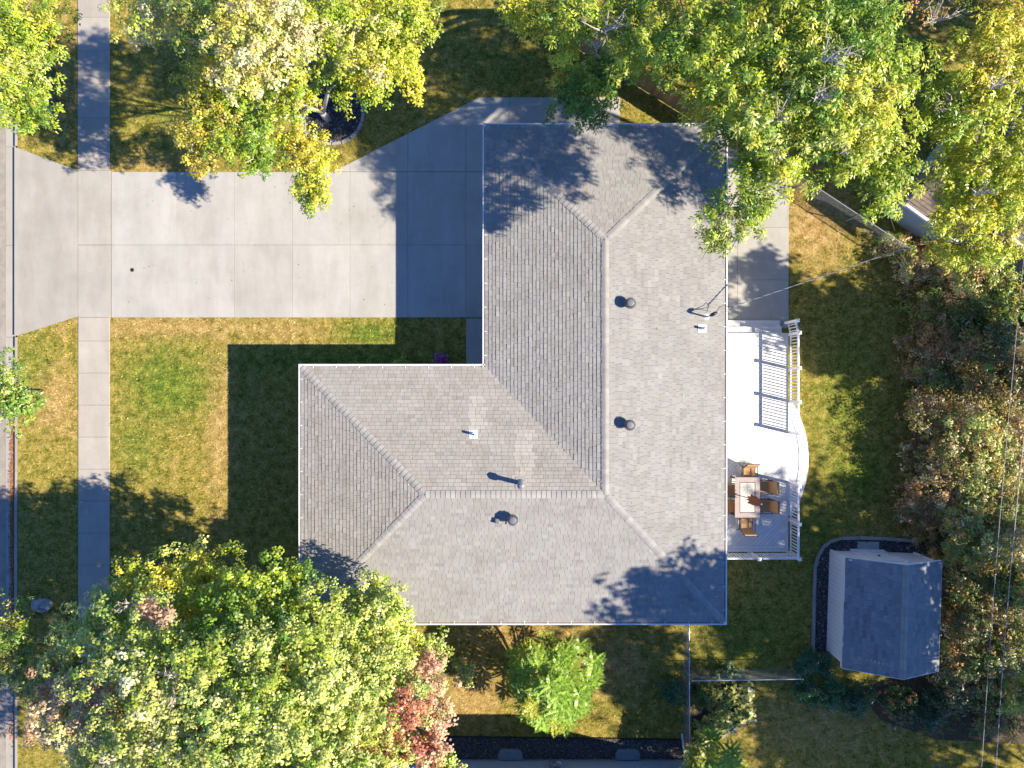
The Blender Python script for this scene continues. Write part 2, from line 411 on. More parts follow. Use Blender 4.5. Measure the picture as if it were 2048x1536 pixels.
def shingle_field(planes, roof_o, off, expo, wmin, wmax, tint, thick, keep, overhang=.03, streaks=(), var=.042):
    """every shingle is its own little wedge; the ones that show largest become objects, the rest one stuff mesh"""
    items = []
    for key, P in planes:
        o = P[0]; u = (P[1] - P[0]); L = u.length; u = u / L
        n = (P[1] - P[0]).cross(P[-1] - P[0]).normalized()
        if n.z < 0: n = -n
        v = n.cross(u)
        if (P[-1] - P[0]).dot(v) < 0: v = -v
        conv = [((p - o).dot(u), (p - o).dot(v)) for p in P]
        conv = [(x, y - overhang if abs(y) < 1e-4 else y) for x, y in conv]
        vmax = max(c[1] for c in conv); k = 0; y = -overhang; xa = min(c[0] for c in conv); xb = max(c[0] for c in conv)
        while y < vmax:
            x = xa - random.random() * .3
            while x < xb:
                w = random.uniform(wmin, wmax)
                poly = clip_to([(x + .004, y), (x + w - .004, y), (x + w - .004, y + expo + .012), (x + .004, y + expo + .012)], conv)
                if len(poly) >= 3 and area(poly) > .0008:
                    cx = sum(q[0] for q in poly) / len(poly); cy = sum(q[1] for q in poly) / len(poly)
                    pc = o + u * cx + v * cy
                    h = thick * random.uniform(.6, 1.35)
                    g = random.gauss(1, var); gg = random.random()
                    if gg < .07: g *= .9
                    c = np.array(tint[key]) * g * np.array([random.gauss(1, .012), 1, random.gauss(1, .015)])
                    for (sx0, sx1, sy0, sy1, amt) in streaks:
                        if sx0 < pc.x < sx1 and sy0 < pc.y < sy1: c = c * amt
                    top = [o + u * q[0] + v * q[1] + n * (.003 + h * max(0, 1 - (q[1] - y) / expo)) for q in poly]
                    bot = [o + u * q[0] + v * q[1] - n * .004 for q in poly]
                    items.append((top, bot, c, area(poly), pc.z))
                x += w
            y += expo; k += 1
    order = sorted(range(len(items)), key=lambda i: -items[i][3] * (1 + .02 * items[i][4]))
    big = set(order[:keep])
    V = []; Fc = []; C = []
    for i, (top, bot, c, a, z) in enumerate(items):
        n = len(top); vs = [p - off for p in top + bot]
        fs = [tuple(range(n))] + [(j, n + j, n + (j + 1) % n, (j + 1) % n) for j in range(n)]
        if i in big:
            me = bpy.data.meshes.new('shingle'); me.from_pydata([tuple(p) for p in vs], [], fs)
            at = me.attributes.new('Col', 'FLOAT_COLOR', 'POINT'); at.data.foreach_set('color', np.tile(np.append(c, 1).astype(np.float32), len(vs)))
            link('shingle', me, M['shingle'], roof_o)
        else:
            b = len(V); V += [tuple(p) for p in vs]; Fc += [tuple(b + q for q in f) for f in fs]; C += [np.append(c, 1)] * len(vs)
    me = bpy.data.meshes.new('shingle_field'); me.from_pydata(V, [], Fc)
    at = me.attributes.new('Col', 'FLOAT_COLOR', 'POINT'); at.data.foreach_set('color', np.array(C, dtype=np.float32).ravel())
    o = link('shingle_field', me, M['shingle'], roof_o); o['kind'] = 'stuff'
st = []
for (x0, x1, y0, y1, a) in ((938, 972, 790, 856, 1.17), (1030, 1068, 862, 962, 1.17), (1068, 1090, 872, 950, .93), (930, 938, 740, 850, .95)):
    p, q = W2(x0, y1, 3.4), W2(x1, y0, 3.4); st.append((p[0], q[0], p[1], q[1], a))
shingle_field(planes, roof, org['house'], .152, .17, .33, tint, .017, 300, streaks=st)
# ridge and hip caps, one piece at a time
def caps(A, B, pa, pb, parent, off, mat, step=.2, wdt=.145):
    d = (B - A); L = d.length; d = d / L
    def side(P):
        n = (P[1] - P[0]).cross(P[-1] - P[0]).normalized(); n = n if n.z > 0 else -n
        s = n.cross(d).normalized(); cen = sum(P, Vector((0, 0, 0))) / len(P)
        return (s if (cen - A).dot(s) > 0 else -s), n
    s1, n1 = side(pa); s2, n2 = side(pb); up = (n1 + n2).normalized()
    m = MB(); vs = []
    for tt, h in ((0, .034), (step * 1.35, .014)):
        c = d * tt
        vs += [c + s1 * wdt + n1 * h, c + s1 * wdt * .3 + n1 * (h + .006), c + up * (h + .004), c + s2 * wdt * .3 + n2 * (h + .006), c + s2 * wdt + n2 * h]
    vs += [c0 for c0 in (s1 * wdt, s1 * wdt * .3, Vector((0, 0, 0)), s2 * wdt * .3, s2 * wdt)]
    m.add(vs, [(i, i + 1, 6 + i, 5 + i) for i in range(4)] + [(10 + i, 11 + i, i + 1, i) for i in range(4)])
    me = m.mesh('ridge_cap'); me.materials.append(mat)
    n = int((L - step * .4) / step)
    for i in range(n): link('ridge_cap', me, None, parent, A + d * (i * step) - off)
PD = dict(planes); ho = org['house']
for a, b, p, q in ((NW, NA, 'W', 'N'), (NE, NA, 'N', 'E'), (SE, J, 'E', 'S'), (SW, WA, 'S', 'w'), (WN, WA, 'w', 'n'), (WA, J, 'n', 'S'), (J, NA, 'W', 'E')):
    caps(a, b, PD[p], PD[q], roof, ho, M['cap'])
# gutters with hangers
def gutter(A, B, dirty):
    d = (B - A); L = d.length; d = d / L; o = Vector((d.y, -d.x, 0))
    m = MB()
    def strip(o0, o1, z0, z1):
        a0 = -o1 if True else 0
        P = [A + o * o0 - d * .0, B + o * o0, B + o * o1 + d * e1 * o1, A + o * o1 - d * e0 * o1]
        m.add([(p.x, p.y, z0) for p in P] + [(p.x, p.y, z1) for p in P], [(3, 2, 1, 0), (4, 5, 6, 7), (0, 1, 5, 4), (1, 2, 6, 5), (2, 3, 7, 6), (3, 0, 4, 7)])
    e0, e1 = 0.0, 0.0
    strip(.005, .03, 2.74, 2.875); strip(.03, .085, 2.742, 2.835); strip(.085, .14, 2.738, 2.905)
    g = m.build('gutter', M['fascia'], house)
    if dirty:
        m = MB(); P = [A + o * .031, B + o * .031, B + o * .084, A + o * .084]
        m.add([(p.x, p.y, 2.862) for p in P], [(0, 1, 2, 3)]); m.build('leaf_silt', M['debris'], g)
    n = int(L / .93); me = MB(); me.box((0, 0, 0), (.022, .12, .012), math.atan2(d.y, d.x)); me = me.mesh('hanger'); me.materials.append(M['fascia'])
    for i in range(n): link('hanger', me, None, g, A + d * (L * (i + .5) / n) + o * .03 + Vector((0, 0, 2.922 - ZE)) - ho)
def ext(a, b):
    d = (b - a).normalized() * .14; return a - d, b + d
for a, b, dirty in ((NW, NE, False), (SE, SW, True), (NE, SE, True), (SW, WN, False), (WN, IN, False), (IN, NW, False)):
    a = a.copy(); b = b.copy()
    d = (b - a).normalized(); o = Vector((-d.y, d.x, 0))
    # walk the eave so that the outward side is on the left
    if (a is not None): gutter(b, a, dirty) if False else None
    A2, B2 = (a, b) if o.dot(Vector((0, 0, 0))) else (a, b)
    cen = Vector((3, 0, 0))
    out = Vector((d.y, -d.x, 0))
    inside = {'NWNE': 1}
    test = (a + b) / 2 + out * .3
    def in_poly(x, y, P):
        r = False
        for i in range(len(P)):
            x1, y1 = P[i]; x2, y2 = P[(i + 1) % len(P)]
            if (y1 > y) != (y2 > y) and x < (x2 - x1) * (y - y1) / (y2 - y1) + x1: r = not r
        return r
    if in_poly(test.x, test.y, eave): a, b = b, a
    gutter(a, b, dirty)
# corner pieces of the gutter
for p, sx, sy in ((NW, -1, 1), (NE, 1, 1), (SE, 1, -1), (SW, -1, -1), (WN, -1, 1)):
    m = MB(); m.box((p.x + sx * .0725, p.y + sy * .0725, 2.822), (.139, .139, .166)); m.build('gutter_corner', M['fascia'], house)
# doors and windows under the eaves
def wall_panel(name, c, w, h, axis, mat, frame=True):
    m = MB(); t = .06; d = (t, w, h) if axis == 'x' else (w, t, h); m.box(c, d); o = m.build(name, mat, house)
    return o
xw = foot[0][0]
gd = wall_panel('garage_door', (xw, (W2(0, 360)[1] + W2(0, 620)[1]) / 2, 1.1), 4.9, 2.15, 'x', M['white'])
wy = (W2(0, 360)[1] + W2(0, 620)[1]) / 2
for i in range(4):
    m = MB(); m.box((xw - .04, wy, .35 + i * .52), (.03, 4.8, .49)); m.build('door_panel', M['white'], gd)
fd = wall_panel('front_door', (-.95, foot[4][1], 1.05), .95, 2.1, 'y', M['umbrella'])
m = MB(); m.box((-.6, foot[4][1] + .05, 1.0), (.05, .06, .12)); m.build('handle', M['galv'], fd)
def window(c, w, h, axis):
    f = wall_panel('window', c, w + .16, h + .16, axis, M['white'])
    m = MB(); d = (.08, w, h) if axis == 'x' else (w, .08, h); m.box(c, d); m.build('pane', M['glass'], f)
window((-4.5, foot[4][1], 1.5), 1.6, 1.1, 'y'); window((foot[3][0], -3, 1.5), 1.8, 1.2, 'x'); window((foot[3][0], -6.8, 1.5), 1.4, 1.2, 'x')
window((foot[1][0], 5.0, 1.5), 1.4, 1.1, 'x'); window((foot[1][0], -1.2, 1.05), 1.8, 2.0, 'x'); window((2.5, foot[2][1], 1.5), 1.4, 1.1, 'y'); window((-4, foot[2][1], 1.5), 1.4, 1.1, 'y')

# ---- roof furniture (parts of the house)
def roof_z(x, y):
    best = 1e9
    for k, P in planes:
        n = (P[1] - P[0]).cross(P[-1] - P[0]).normalized()
        if n.z < 0: n = -n
        z = P[0].z - (n.x * (x - P[0].x) + n.y * (y - P[0].y)) / n.z
        conv = [(p.x, p.y) for p in P]
        if len(clip_to([(x - .001, y - .001), (x + .001, y - .001), (x, y + .001)], conv)) >= 3: best = z
    return best if best < 1e8 else ZE
def on_roof(px, py):
    z = 3.5
    for _ in range(6):
        x, y, _z = W(px, py, z); z = roof_z(x, y)
    return x, y, z
fin = None
for (px, py) in ((1258, 608), (1257, 849), (1026, 1037)):
    x, y, z = on_roof(px, py)
    m = MB(); m.lathe([(.17, -.1), (.15, .16), (.15, .2)], (x, y, z), 20); v = m.build('turbine_vent', M['grey_metal'], house, True)
    m = MB(); m.box((x, y, z + .022), (.5, .5, .012)); m.build('flashing', M['cap'], v)
    m = MB(); m.lathe([(.13, .2), (.185, .25), (.205, .33), (.185, .41), (.125, .45)], (x, y, z), 24); m.build('turbine_head', M['black'], v, True)
    m = MB(); m.lathe([(.135, .45), (.135, .462), (.09, .468), (.085, .475), (.02, .477)], (x, y, z), 24); m.build('turbine_cap', M['grey_metal'], v)
    for k in range(20):
        a = 2 * math.pi * k / 20; m = MB(); pts = []
        for rr, zz, da in ((.14, .21, 0), (.21, .26, .1), (.232, .33, .18), (.21, .41, .26), (.135, .455, .36)):
            pts.append((x + rr * math.cos(a + da), y + rr * math.sin(a + da), z + zz))
        m.tube(pts, .011, 4); m.build('vane', M['grey_metal'], v)
for (px, py) in ((947, 868), (1404, 657)):
    x, y, z = on_roof(px, py)
    m = MB(); m.lathe([(.052, -.05), (.052, .30), (.044, .30), (.044, .28)], (x, y, z), 14); v = m.build('vent_pipe', M['white'], house, True)
    m = MB(); m.lathe([(.04, .285), (.001, .284)], (x, y, z), 12); m.build('pipe_mouth', M['black'], v)
    m = MB(); m.lathe([(.15, .022), (.075, .035), (.06, .10)], (x, y, z), 16); m.build('pipe_boot', M['black' if False else 'white'], v)
    n = Vector((0, 0, 1)); m = MB(); sx = .17
    P = [(x - sx, y - sx), (x + sx, y - sx), (x + sx, y + sx), (x - sx, y + sx)]
    m.add([(p[0], p[1], roof_z(*p) + .024) for p in P], [(0, 1, 2, 3)]); m.build('flashing', M['white'], v)
x, y, z = on_roof(1041, 966)
m = MB(); m.lathe([(.09, -.1), (.09, .62)], (x, y, z), 16); v = m.build('flue', M['grey_metal'], house, True)
m = MB(); m.lathe([(.05, .62), (.12, .66), (.14, .70), (.14, .80), (.12, .82), (.05, .88)], (x, y, z), 16); m.build('flue_cap', M['grey_metal'], v)
m = MB(); m.lathe([(.16, .0), (.10, .10)], (x, y, z), 16); m.build('storm_collar', M['grey_metal'], v)
m = MB(); P = [(x - .2, y - .2), (x + .2, y - .2), (x + .2, y + .25), (x - .2, y + .25)]; m.add([(p[0], p[1], roof_z(*p) + .024) for p in P], [(0, 1, 2, 3)]); m.build('flashing', M['cap'], v)
x, y, z = on_roof(995, 1041)
m = MB(); m.prism([(x - .09, y - .1), (x + .09, y - .1), (x + .09, y + .1), (x - .09, y + .1)], z - .05, z + .16, .02); m.build('box_vent', M['grey_metal'], house)
# electric mast
x, y, z = on_roof(1413, 634)
m = MB(); m.tube([(x, y, z - .1), (x, y, z + .62)], .035, 8); v = m.build('electric_mast', M['grey_metal'], house)
m = MB(); m.tube([(x, y, z + .60), (x + .03, y + .02, z + .72), (x + .14, y + .08, z + .74), (x + .22, y + .12, z + .66)], [.05, .075, .07, .05], 8); m.build('weatherhead', M['black'], v, True)
m = MB(); m.lathe([(.13, .024), (.05, .06)], (x, y, z), 12); m.build('mast_boot', M['white'], v)
mast_top = Vector((x, y, z + .62))
for k, (dx, dy) in enumerate(((.55, .45), (.7, .25), (.6, .1))):
    m = MB(); a = Vector((x + .2, y + .11, z + .66)); e = Vector((x + .75, y + .32, z + .50)); mid = Vector((x + dx, y + dy, z + .42))
    m.tube([a, (a + mid) / 2 + Vector((0, .05, -.12)), mid, (mid + e) / 2 + Vector((.05, 0, .02)), e], .011, 5); m.build('drip_loop', M['cable' if k else 'black'], v)
cab0 = Vector((x + .75, y + .32, z + .50)); c1 = Vector(W(1890, 469, 6.0)); c2 = c1 + (c1 - cab0) * .55 + Vector((0, 0, .6))
pts = []
for i in range(25):
    t = i / 24; p = cab0.lerp(c2, t); pts.append((p.x, p.y, p.z - .35 * math.sin(math.pi * t)))
sv = empty('service_cable', cab0, 'grey twisted overhead cable running from the roof mast towards the trees', 'cable')
m = MB(); m.tube(pts, .018, 5); m.build('messenger_wire', M['galv'], sv)
m = MB(); hp = []
L = 240
for i in range(L):
    t = i / (L - 1) * 24; j = min(int(t), 23); p = Vector(pts[j]).lerp(Vector(pts[j + 1]), t - j); a = i * .8
    hp.append(p + Vector((0, .02 * math.cos(a), .02 * math.sin(a))))
m.tube(hp, .010, 4); m.build('twisted_conductor', M['black'], sv)

# ------------------------------------------------------------------ deck
ZD = .56
dk = empty('deck', W(1530, 880), 'white composite deck with diagonal boards, railing and curved step', 'deck')
dx0 = foot[1][0] + .02; dx1 = 12.24; dy1 = W(0, 666, ZD)[1]; dy0 = W(0, 1104, ZD)[1]
m = MB(); m.prism([(dx0, dy0 + .02), (dx1 - .02, dy0 + .02), (dx1 - .02, dy1 - .02), (dx0, dy1 - .02)], -.05, ZD - .03); m.build('deck_base', M['deckwhite'], dk)
bw = .145
def board(poly, z=ZD):
    m = MB(); m.prism(poly, z - .028, z, .004); return m.build('board', M['deckwhite'], dk)
g = .004
for k in range(2):       # picture frame, mitred look
    a = k * bw
    board([(dx0, dy0 + a + g), (dx1 - a - g, dy0 + a + g), (dx1 - a - bw + g, dy0 + a + bw - g), (dx0, dy0 + a + bw - g)])
    board([(dx0, dy1 - a - g), (dx1 - a - g, dy1 - a - g), (dx1 - a - bw + g, dy1 - a - bw + g), (dx0, dy1 - a - bw + g)])
    board([(dx1 - a - g, dy0 + a + g), (dx1 - a - g, dy1 - a - g), (dx1 - a - bw + g, dy1 - a - bw - g), (dx1 - a - bw + g, dy0 + a + bw + g)])
inner = [(dx0, dy0 + 2 * bw + g), (dx1 - 2 * bw - g, dy0 + 2 * bw + g), (dx1 - 2 * bw - g, dy1 - 2 * bw - g), (dx0, dy1 - 2 * bw - g)]
s2 = math.sqrt(.5); kk = -20.0
while kk < 20:
    lo, hi = kk + g, kk + bw - g      # coordinate along (x - y)/sqrt2
    poly = [((lo + 40) * s2, (-lo + 40) * s2), ((hi + 40) * s2, (-hi + 40) * s2), ((hi - 40) * s2, (-hi - 40) * s2), ((lo - 40) * s2, (-lo - 40) * s2)]
    q = clip_to(poly, inner)
    if len(q) >= 3 and area(q) > .004: board(q)
    kk += bw
for i in range(2):        # steps down to the patio
    y0 = dy1 + .004 + i * .29; zt = ZD - .18 * (i + 1)
    m = MB(); m.prism([(dx0, y0 + .002), (dx1 - .25, y0 + .002), (dx1 - .25, y0 + .286), (dx0, y0 + .286)], -.02, zt - .03); st_ = m.build('step', M['deckwhite'], dk)
    for j in range(2):
        m = MB(); m.prism([(dx0, y0 + .004 + j * .148), (dx1 - .23, y0 + .004 + j * .148), (dx1 - .23, y0 + .148 + j * .148), (dx0, y0 + .148 + j * .148)], zt - .028, zt, .004); m.build('tread_board', M['deckwhite'], st_)
# curved step on the lawn side
arc_px = [(1585, 806), (1594, 822), (1602, 840), (1609, 862), (1614, 885), (1616.5, 910), (1616, 935), (1612, 960), (1606, 982), (1598, 1004), (1589, 1022), (1583, 1032)]
arc = [W2(p[0], p[1], .30) for p in arc_px]
m = MB(); m.prism([(dx1 - .35, arc[-1][1])] + [p for p in arc[::-1]] + [(dx1 - .35, arc[0][1])], .02, .28); m.build('curved_step', M['white'], dk)
def inset_arc(o): return [(p[0] - o, p[1] * (1 - .0) ) for p in arc]
for k in range(3):
    o0, o1 = k * .14, k * .14 + .135
    P = [(max(p[0] + .02 - o0, dx1 - .3), p[1]) for p in arc] + [(max(p[0] + .02 - o1, dx1 - .31), p[1]) for p in arc[::-1]]
    m = MB(); n = len(arc); 
    vs = [(q[0], q[1], .281) for q in P] + [(q[0], q[1], .305) for q in P]
    fs = [(2 * n + i, 2 * n + i + 1, 2 * n + 2 * n - 2 - i, 2 * n + 2 * n - 1 - i) for i in range(n - 1)] + [(i, i + 1, 2 * n + i + 1, 2 * n + i)[::-1] for i in range(n - 1)]
    m.add(vs, fs); m.build('curved_tread', M['deckwhite'], dk)
# railing
rail_x = 12.31; rail_y = dy0 - .06
bal = MB(); bal.box((0, 0, .45), (.036, .036, .80)); bal = bal.mesh('baluster'); bal.materials.append(M['white'])
pst = MB(); pst.box((0, 0, .38), (.115, .115, 1.36)); pst = pst.mesh('rail_post'); pst.materials.append(M['white'])
cpm = MB(); cpm.box((0, 0, 1.075), (.15, .15, .03)); cpm.add([(-.075, -.075, 1.0902), (.075, -.075, 1.0902), (.075, .075, 1.0902), (-.075, .075, 1.0902), (0, 0, 1.125)], [(0, 1, 4), (1, 2, 4), (2, 3, 4), (3, 0, 4)])
cpm = cpm.mesh('post_cap'); cpm.materials.append(M['white'])
do = org['deck']
def post(x, y):
    p = link('rail_post', pst, None, dk, Vector((x, y, ZD)) - do); link('post_cap', cpm, None, p)
def rail(a, b, z0=ZD, z1=ZD):
    a = Vector((a[0], a[1], z0)); b = Vector((b[0], b[1], z1)); d = (b - a); L = d.length; d /= L
    a2 = a + d * .06; b2 = b - d * .06; o = Vector((-d.y, d.x, 0)).normalized()
    for name, zz, w, h in (('top_rail', .93, .075, .06), ('bottom_rail', .08, .05, .05)):
        m = MB(); vs = []
        for p in (a2, b2):
            for i, j in ((-1, 0), (1, 0), (1, 1), (-1, 1)): vs.append(p + o * (i * w / 2) + Vector((0, 0, zz - h / 2 + j * h)))
        m.add(vs, [(0, 1, 2, 3), (7, 6, 5, 4), (0, 4, 5, 1), (1, 5, 6, 2), (2, 6, 7, 3), (3, 7, 4, 0)]); m.build(name, M['white'], dk)
    n = int((L - .12) / .131)
    for i in range(n): link('baluster', bal, None, dk, a2 + (b2 - a2) * ((i + .5) / n) - do)
yN = dy1 - .06
pys = [yN, W(0, 736, 1.5)[1], W(0, 804, 1.5)[1], W(0, 868, 1.5)[1]]
for y_ in pys: post(rail_x, y_)
for a, b in zip(pys[:-1], pys[1:]): rail((rail_x, a), (rail_x, b))
pys = [W(0, 972, 1.5)[1], W(0, 1048, 1.5)[1], rail_y]
for y_ in pys: post(rail_x, y_)
for a, b in zip(pys[:-1], pys[1:]): rail((rail_x, a), (rail_x, b))
pxs = [dx0 + .10, (dx0 + rail_x) / 2 + .35, rail_x]
for x_ in pxs[:-1]: post(x_, rail_y)
for a, b in zip(pxs[:-1], pxs[1:]): rail((a, rail_y), (b, rail_y))
post(rail_x - .08, yN + .52); rail((rail_x, yN), (rail_x - .08, yN + .52), ZD, ZD - .1)

# ------------------------------------------------------------------ patio table, chairs, umbrella
tx, ty, tz = W(1495, 995, ZD + .73)
tb = empty('patio_table', (tx, ty, ZD), 'rectangular patio table with pale tiled top on the deck', 'table')
hw, hl = .54, .87
m = MB()
for c, d in (((tx - hw + .1, ty), (.2, 2 * hl)), ((tx + hw - .1, ty), (.2, 2 * hl)), ((tx, ty + hl - .1), (2 * hw - .4, .2)), ((tx, ty - hl + .1), (2 * hw - .4, .2))):
    m.box((c[0], c[1], ZD + .715), (d[0], d[1], .03))
m.build('table_frame', M['tabletop'], tb)
m = MB(); m.box((tx, ty, ZD + .705), (2 * hw - .402, 2 * hl - .402, .03)); tl = m.build('inlay', M['bronze'], tb)
for i in range(2):
    for j in range(4):
        m = MB(); w_, l_ = (2 * hw - .46) / 2, (2 * hl - .46) / 4
        m.box((tx + (i - .5) * w_, ty + (j - 1.5) * l_, ZD + .718), (w_ - .006, l_ - .006, .014)); m.build('tile', M['tile'], tl)
for sx in (-1, 1):
    for sy in (-1, 1):
        m = MB(); m.box((tx + sx * (hw - .06), ty + sy * (hl - .06), ZD + .35), (.06, .06, .70)); m.build('leg', M['bronze'], tb)
ch = empty('patio_chair', (0, 0, 0), 'x', 'chair', 'chairs around the patio table')
def part(name, mat, fn, parent=None):
    m = MB(); fn(m); return m.build(name, mat, parent or ch)
part('seat_cushion', M['cushion'], lambda m: m.prism([(-.25, -.25), (.25, -.25), (.25, .25), (-.25, .25)], .40, .48, .02))
def back(m):
    m.add([(-.25, -.24, .46), (.25, -.24, .46), (.25, -.18, .46), (-.25, -.18, .46), (-.25, -.42, 1.02), (.25, -.42, 1.02), (.25, -.36, 1.03), (-.25, -.36, 1.03)],
          [(0, 1, 5, 4)[::-1], (3, 2, 6, 7), (0, 3, 7, 4), (1, 5, 6, 2)[::-1], (4, 7, 6, 5), (0, 1, 2, 3)])
part('back_cushion', M['cushion'], back)
part('seat_frame', M['bronze'], lambda m: (m.box((0, .27, .385), (.60, .03, .03)), m.box((0, -.27, .385), (.60, .03, .03)), m.box((-.285, 0, .385), (.03, .51, .03)), m.box((.285, 0, .385), (.03, .51, .03))))
for s in (-1, 1):
    part('arm', M['bronze'], lambda m: m.tube([(s * .31, .30, 0.0), (s * .31, .31, .60), (s * .31, .25, .64), (s * .31, -.30, .66)], .017, 6))
    part('back_post', M['bronze'], lambda m: m.tube([(s * .27, -.20, .38), (s * .27, -.33, .75), (s * .265, -.43, 1.05)], .016, 6))
    part('leg', M['bronze'], lambda m: m.tube([(s * .27, -.26, .38), (s * .28, -.34, 0)], .016, 6))
part('back_rail', M['bronze'], lambda m: m.tube([(-.265, -.43, 1.05), (.265, -.43, 1.05)], .016, 6))
chairs = [(W2(1497, 945, .95), 180, 'tan cushioned patio chair at the north end of the table'), (W2(1492, 1047, .95), 0, 'tan cushioned patio chair at the south end of the table'),
          (W2(1527, 973, .95), 90, 'tan patio chair on the lawn side of the table, the one nearer the curved step'), (W2(1528, 1011, .95), 90, 'tan patio chair on the lawn side of the table, beside the closed umbrella'),
          (W2(1461, 980, .95), -90, 'tan patio chair between table and house, the one nearer the north end'), (W2(1462, 1013, .95), -90, 'tan patio chair between table and house, the one nearer the south railing')]
for i, (p, a, lab) in enumerate(chairs):
    o = ch if i == 0 else copy_tree(ch)
    o.location = (p[0], p[1], ZD + .001); o.rotation_euler = (0, 0, R(a)); o['label'] = lab
um = empty('patio_umbrella', (tx, ty, ZD), 'closed reddish brown patio umbrella standing through the table', 'umbrella')
m = MB(); m.tube([(tx, ty, ZD + .02), (tx, ty, ZD + 2.45)], .02, 8); m.build('pole', M['bronze'], um)
m = MB(); prof = [(.16, 1.15), (.17, 1.3), (.15, 1.6), (.11, 2.0), (.06, 2.3), (.02, 2.42)]; vs = []; n = 24
for r_, z_ in prof:
    for k in range(n):
        a = 2 * math.pi * k / n; q = r_ * (1 + .35 * (1 if k % 3 == 0 else -.3)) ; vs.append((tx + q * math.cos(a), ty + q * math.sin(a), ZD + z_ + (.07 * (k % 3) if z_ < 1.2 else 0)))
m.add(vs, [(i * n + k, i * n + (k + 1) % n, (i + 1) * n + (k + 1) % n, (i + 1) * n + k) for i in range(len(prof) - 1) for k in range(n)]); m.build('folded_canopy', M['umbrella'], um)
m = MB(); m.lathe([(.02, 2.42), (.03, 2.46), (.02, 2.5), (.005, 2.52)], (tx, ty, ZD), 10); m.build('finial', M['galv'], um)
m = MB(); m.lathe([(.24, .0), (.24, .05), (.05, .09), (.03, .25)], (tx, ty, ZD + .001), 20); m.build('base', M['bronze'], um)

# ------------------------------------------------------------------ shed, its gravel bed, edging, pad
bed_out = [(1622, 1304), (1624, 1200), (1626, 1135), (1632, 1112), (1643, 1092), (1660, 1079), (1682, 1073), (1720, 1072), (1780, 1074), (1834, 1079)]
P = [W2(*p) for p in bed_out]
m = MB(); inn = P + [W2(1900, 1082), W2(1900, 1310)]
m.prism(inn, -.03, .012); tag(m.build('shed_bed', M['mulch']), 'dark stone mulch bed around the shed', kind='structure')
ed = empty('bed_edging', (*P[4], 0), 'curved pale concrete edging around the shed bed', 'edging')
def ribbon(pts, w, z0, z1, name, mat, parent, n=1):
    pts = [Vector((p[0], p[1])) for p in pts]
    for i in range(len(pts) - 1):
        a, b = pts[i], pts[i + 1]
        def off(j):
            d = (pts[min(j + 1, len(pts) - 1)] - pts[max(j - 1, 0)]).normalized(); return Vector((d.y, -d.x)) * w
        oa, ob = off(i), off(i + 1); d = (b - a).normalized() * .004
        m = MB(); m.prism([(a + d)[:], (b - d)[:], (b - d + ob)[:], (a + d + oa)[:]], z0, z1, .01); m.build(name, mat, parent)
ribbon(P, .15, -.03, .07, 'edging_block', M['edging'], ed)
def in_polys(x, y, P):
    r = np.zeros(len(x), bool)
    for i in range(len(P)):
        x1, y1 = P[i]; x2, y2 = P[(i + 1) % len(P)]
        if y1 == y2: continue
        c = ((y1 > y) != (y2 > y)) & (x < (x2 - x1) * (y - y1) / (y2 - y1) + x1); r ^= c
    return r
def stones(name, P, n, z, label, lo=.03, hi=.075):
    xs = [p[0] for p in P]; ysn = [p[1] for p in P]
    x = rng.uniform(min(xs), max(xs), n); y = rng.uniform(min(ysn), max(ysn), n); k = in_polys(x, y, P); x, y = x[k], y[k]; n = len(x)
    c = np.stack([x, y, np.full(n, z)], 1); r = rng.uniform(lo, hi, n)
    dirs = np.array([[0, 0, 1], [1, 0, .1], [-.3, .95, .1], [-.7, -.7, .1]], float)
    V = c[:, None] + dirs[None] * r[:, None, None] * rng.uniform(.5, 1.2, (n, 4, 1))
    tri = V[:, [0, 1, 2, 0, 2, 3, 0, 3, 1]].reshape(-1, 3)
    cl = np.array([.12, .115, .115])[None] * rng.lognormal(0, .6, (n, 1)) * rng.normal(1, .08, (n, 3))
    me = np_mesh(name, tri, 3, np.repeat(np.clip(cl, .008, .5), 3, 0)); o = link(name, me, M['stone']); tag(o, label, kind='stuff')
stones('stone_mulch', [W2(*p) for p in bed_out] + [W2(1845, 1082), W2(1845, 1300)], 9000, .012, 'dark stone chips in the bed around the shed')
pd = empty('stepping_pad', W(1736, 1098), 'square grey paver pad in front of the shed door', 'paver')
m = MB(); a, b = W2(1714, 1116), W2(1757, 1083); m.prism([a, (b[0], a[1]), b, (a[0], b[1])], -.02, .06, .01); m.build('pad', M['slab'], pd)
sx0, sx1 = W(1689, 0, 1.85)[0], W(1881, 0, 1.85)[0]; sy1, sy0 = W(0, 1119, 1.85)[1], W(0, 1340, 1.85)[1]
scx, scy = (sx0 + sx1) / 2, (sy0 + sy1) / 2; hx, hy = (sx1 - sx0) / 2, (sy1 - sy0) / 2
shed = empty('garden_shed', (0, 0, 0), 'small white garden shed with grey shingled gable roof', 'shed')
wx, wy_ = hx - .12, hy - .10; zp = 2.62 - .1
m = MB(); m.add([(-wx, -wy_, 0), (wx, -wy_, 0), (wx, wy_, 0), (-wx, wy_, 0), (-wx, -wy_, 1.80), (wx, -wy_, 1.80), (wx, wy_, 1.80), (-wx, wy_, 1.80), (0, -wy_, zp + .18), (0, wy_, zp + .18)],
      [(3, 2, 1, 0), (1, 2, 6, 5), (3, 0, 4, 7), (0, 1, 5, 8, 4), (2, 3, 7, 9, 6)]); m.build('wall', M['white'], shed)
nb = int(2 * wy_ / .2)
for i in range(nb):
    m = MB(); m.box((-wx - .008, -wy_ + (i + .5) * 2 * wy_ / nb, .9), (.014, 2 * wy_ / nb - .012, 1.78)); m.build('siding_board', M['white'], shed)
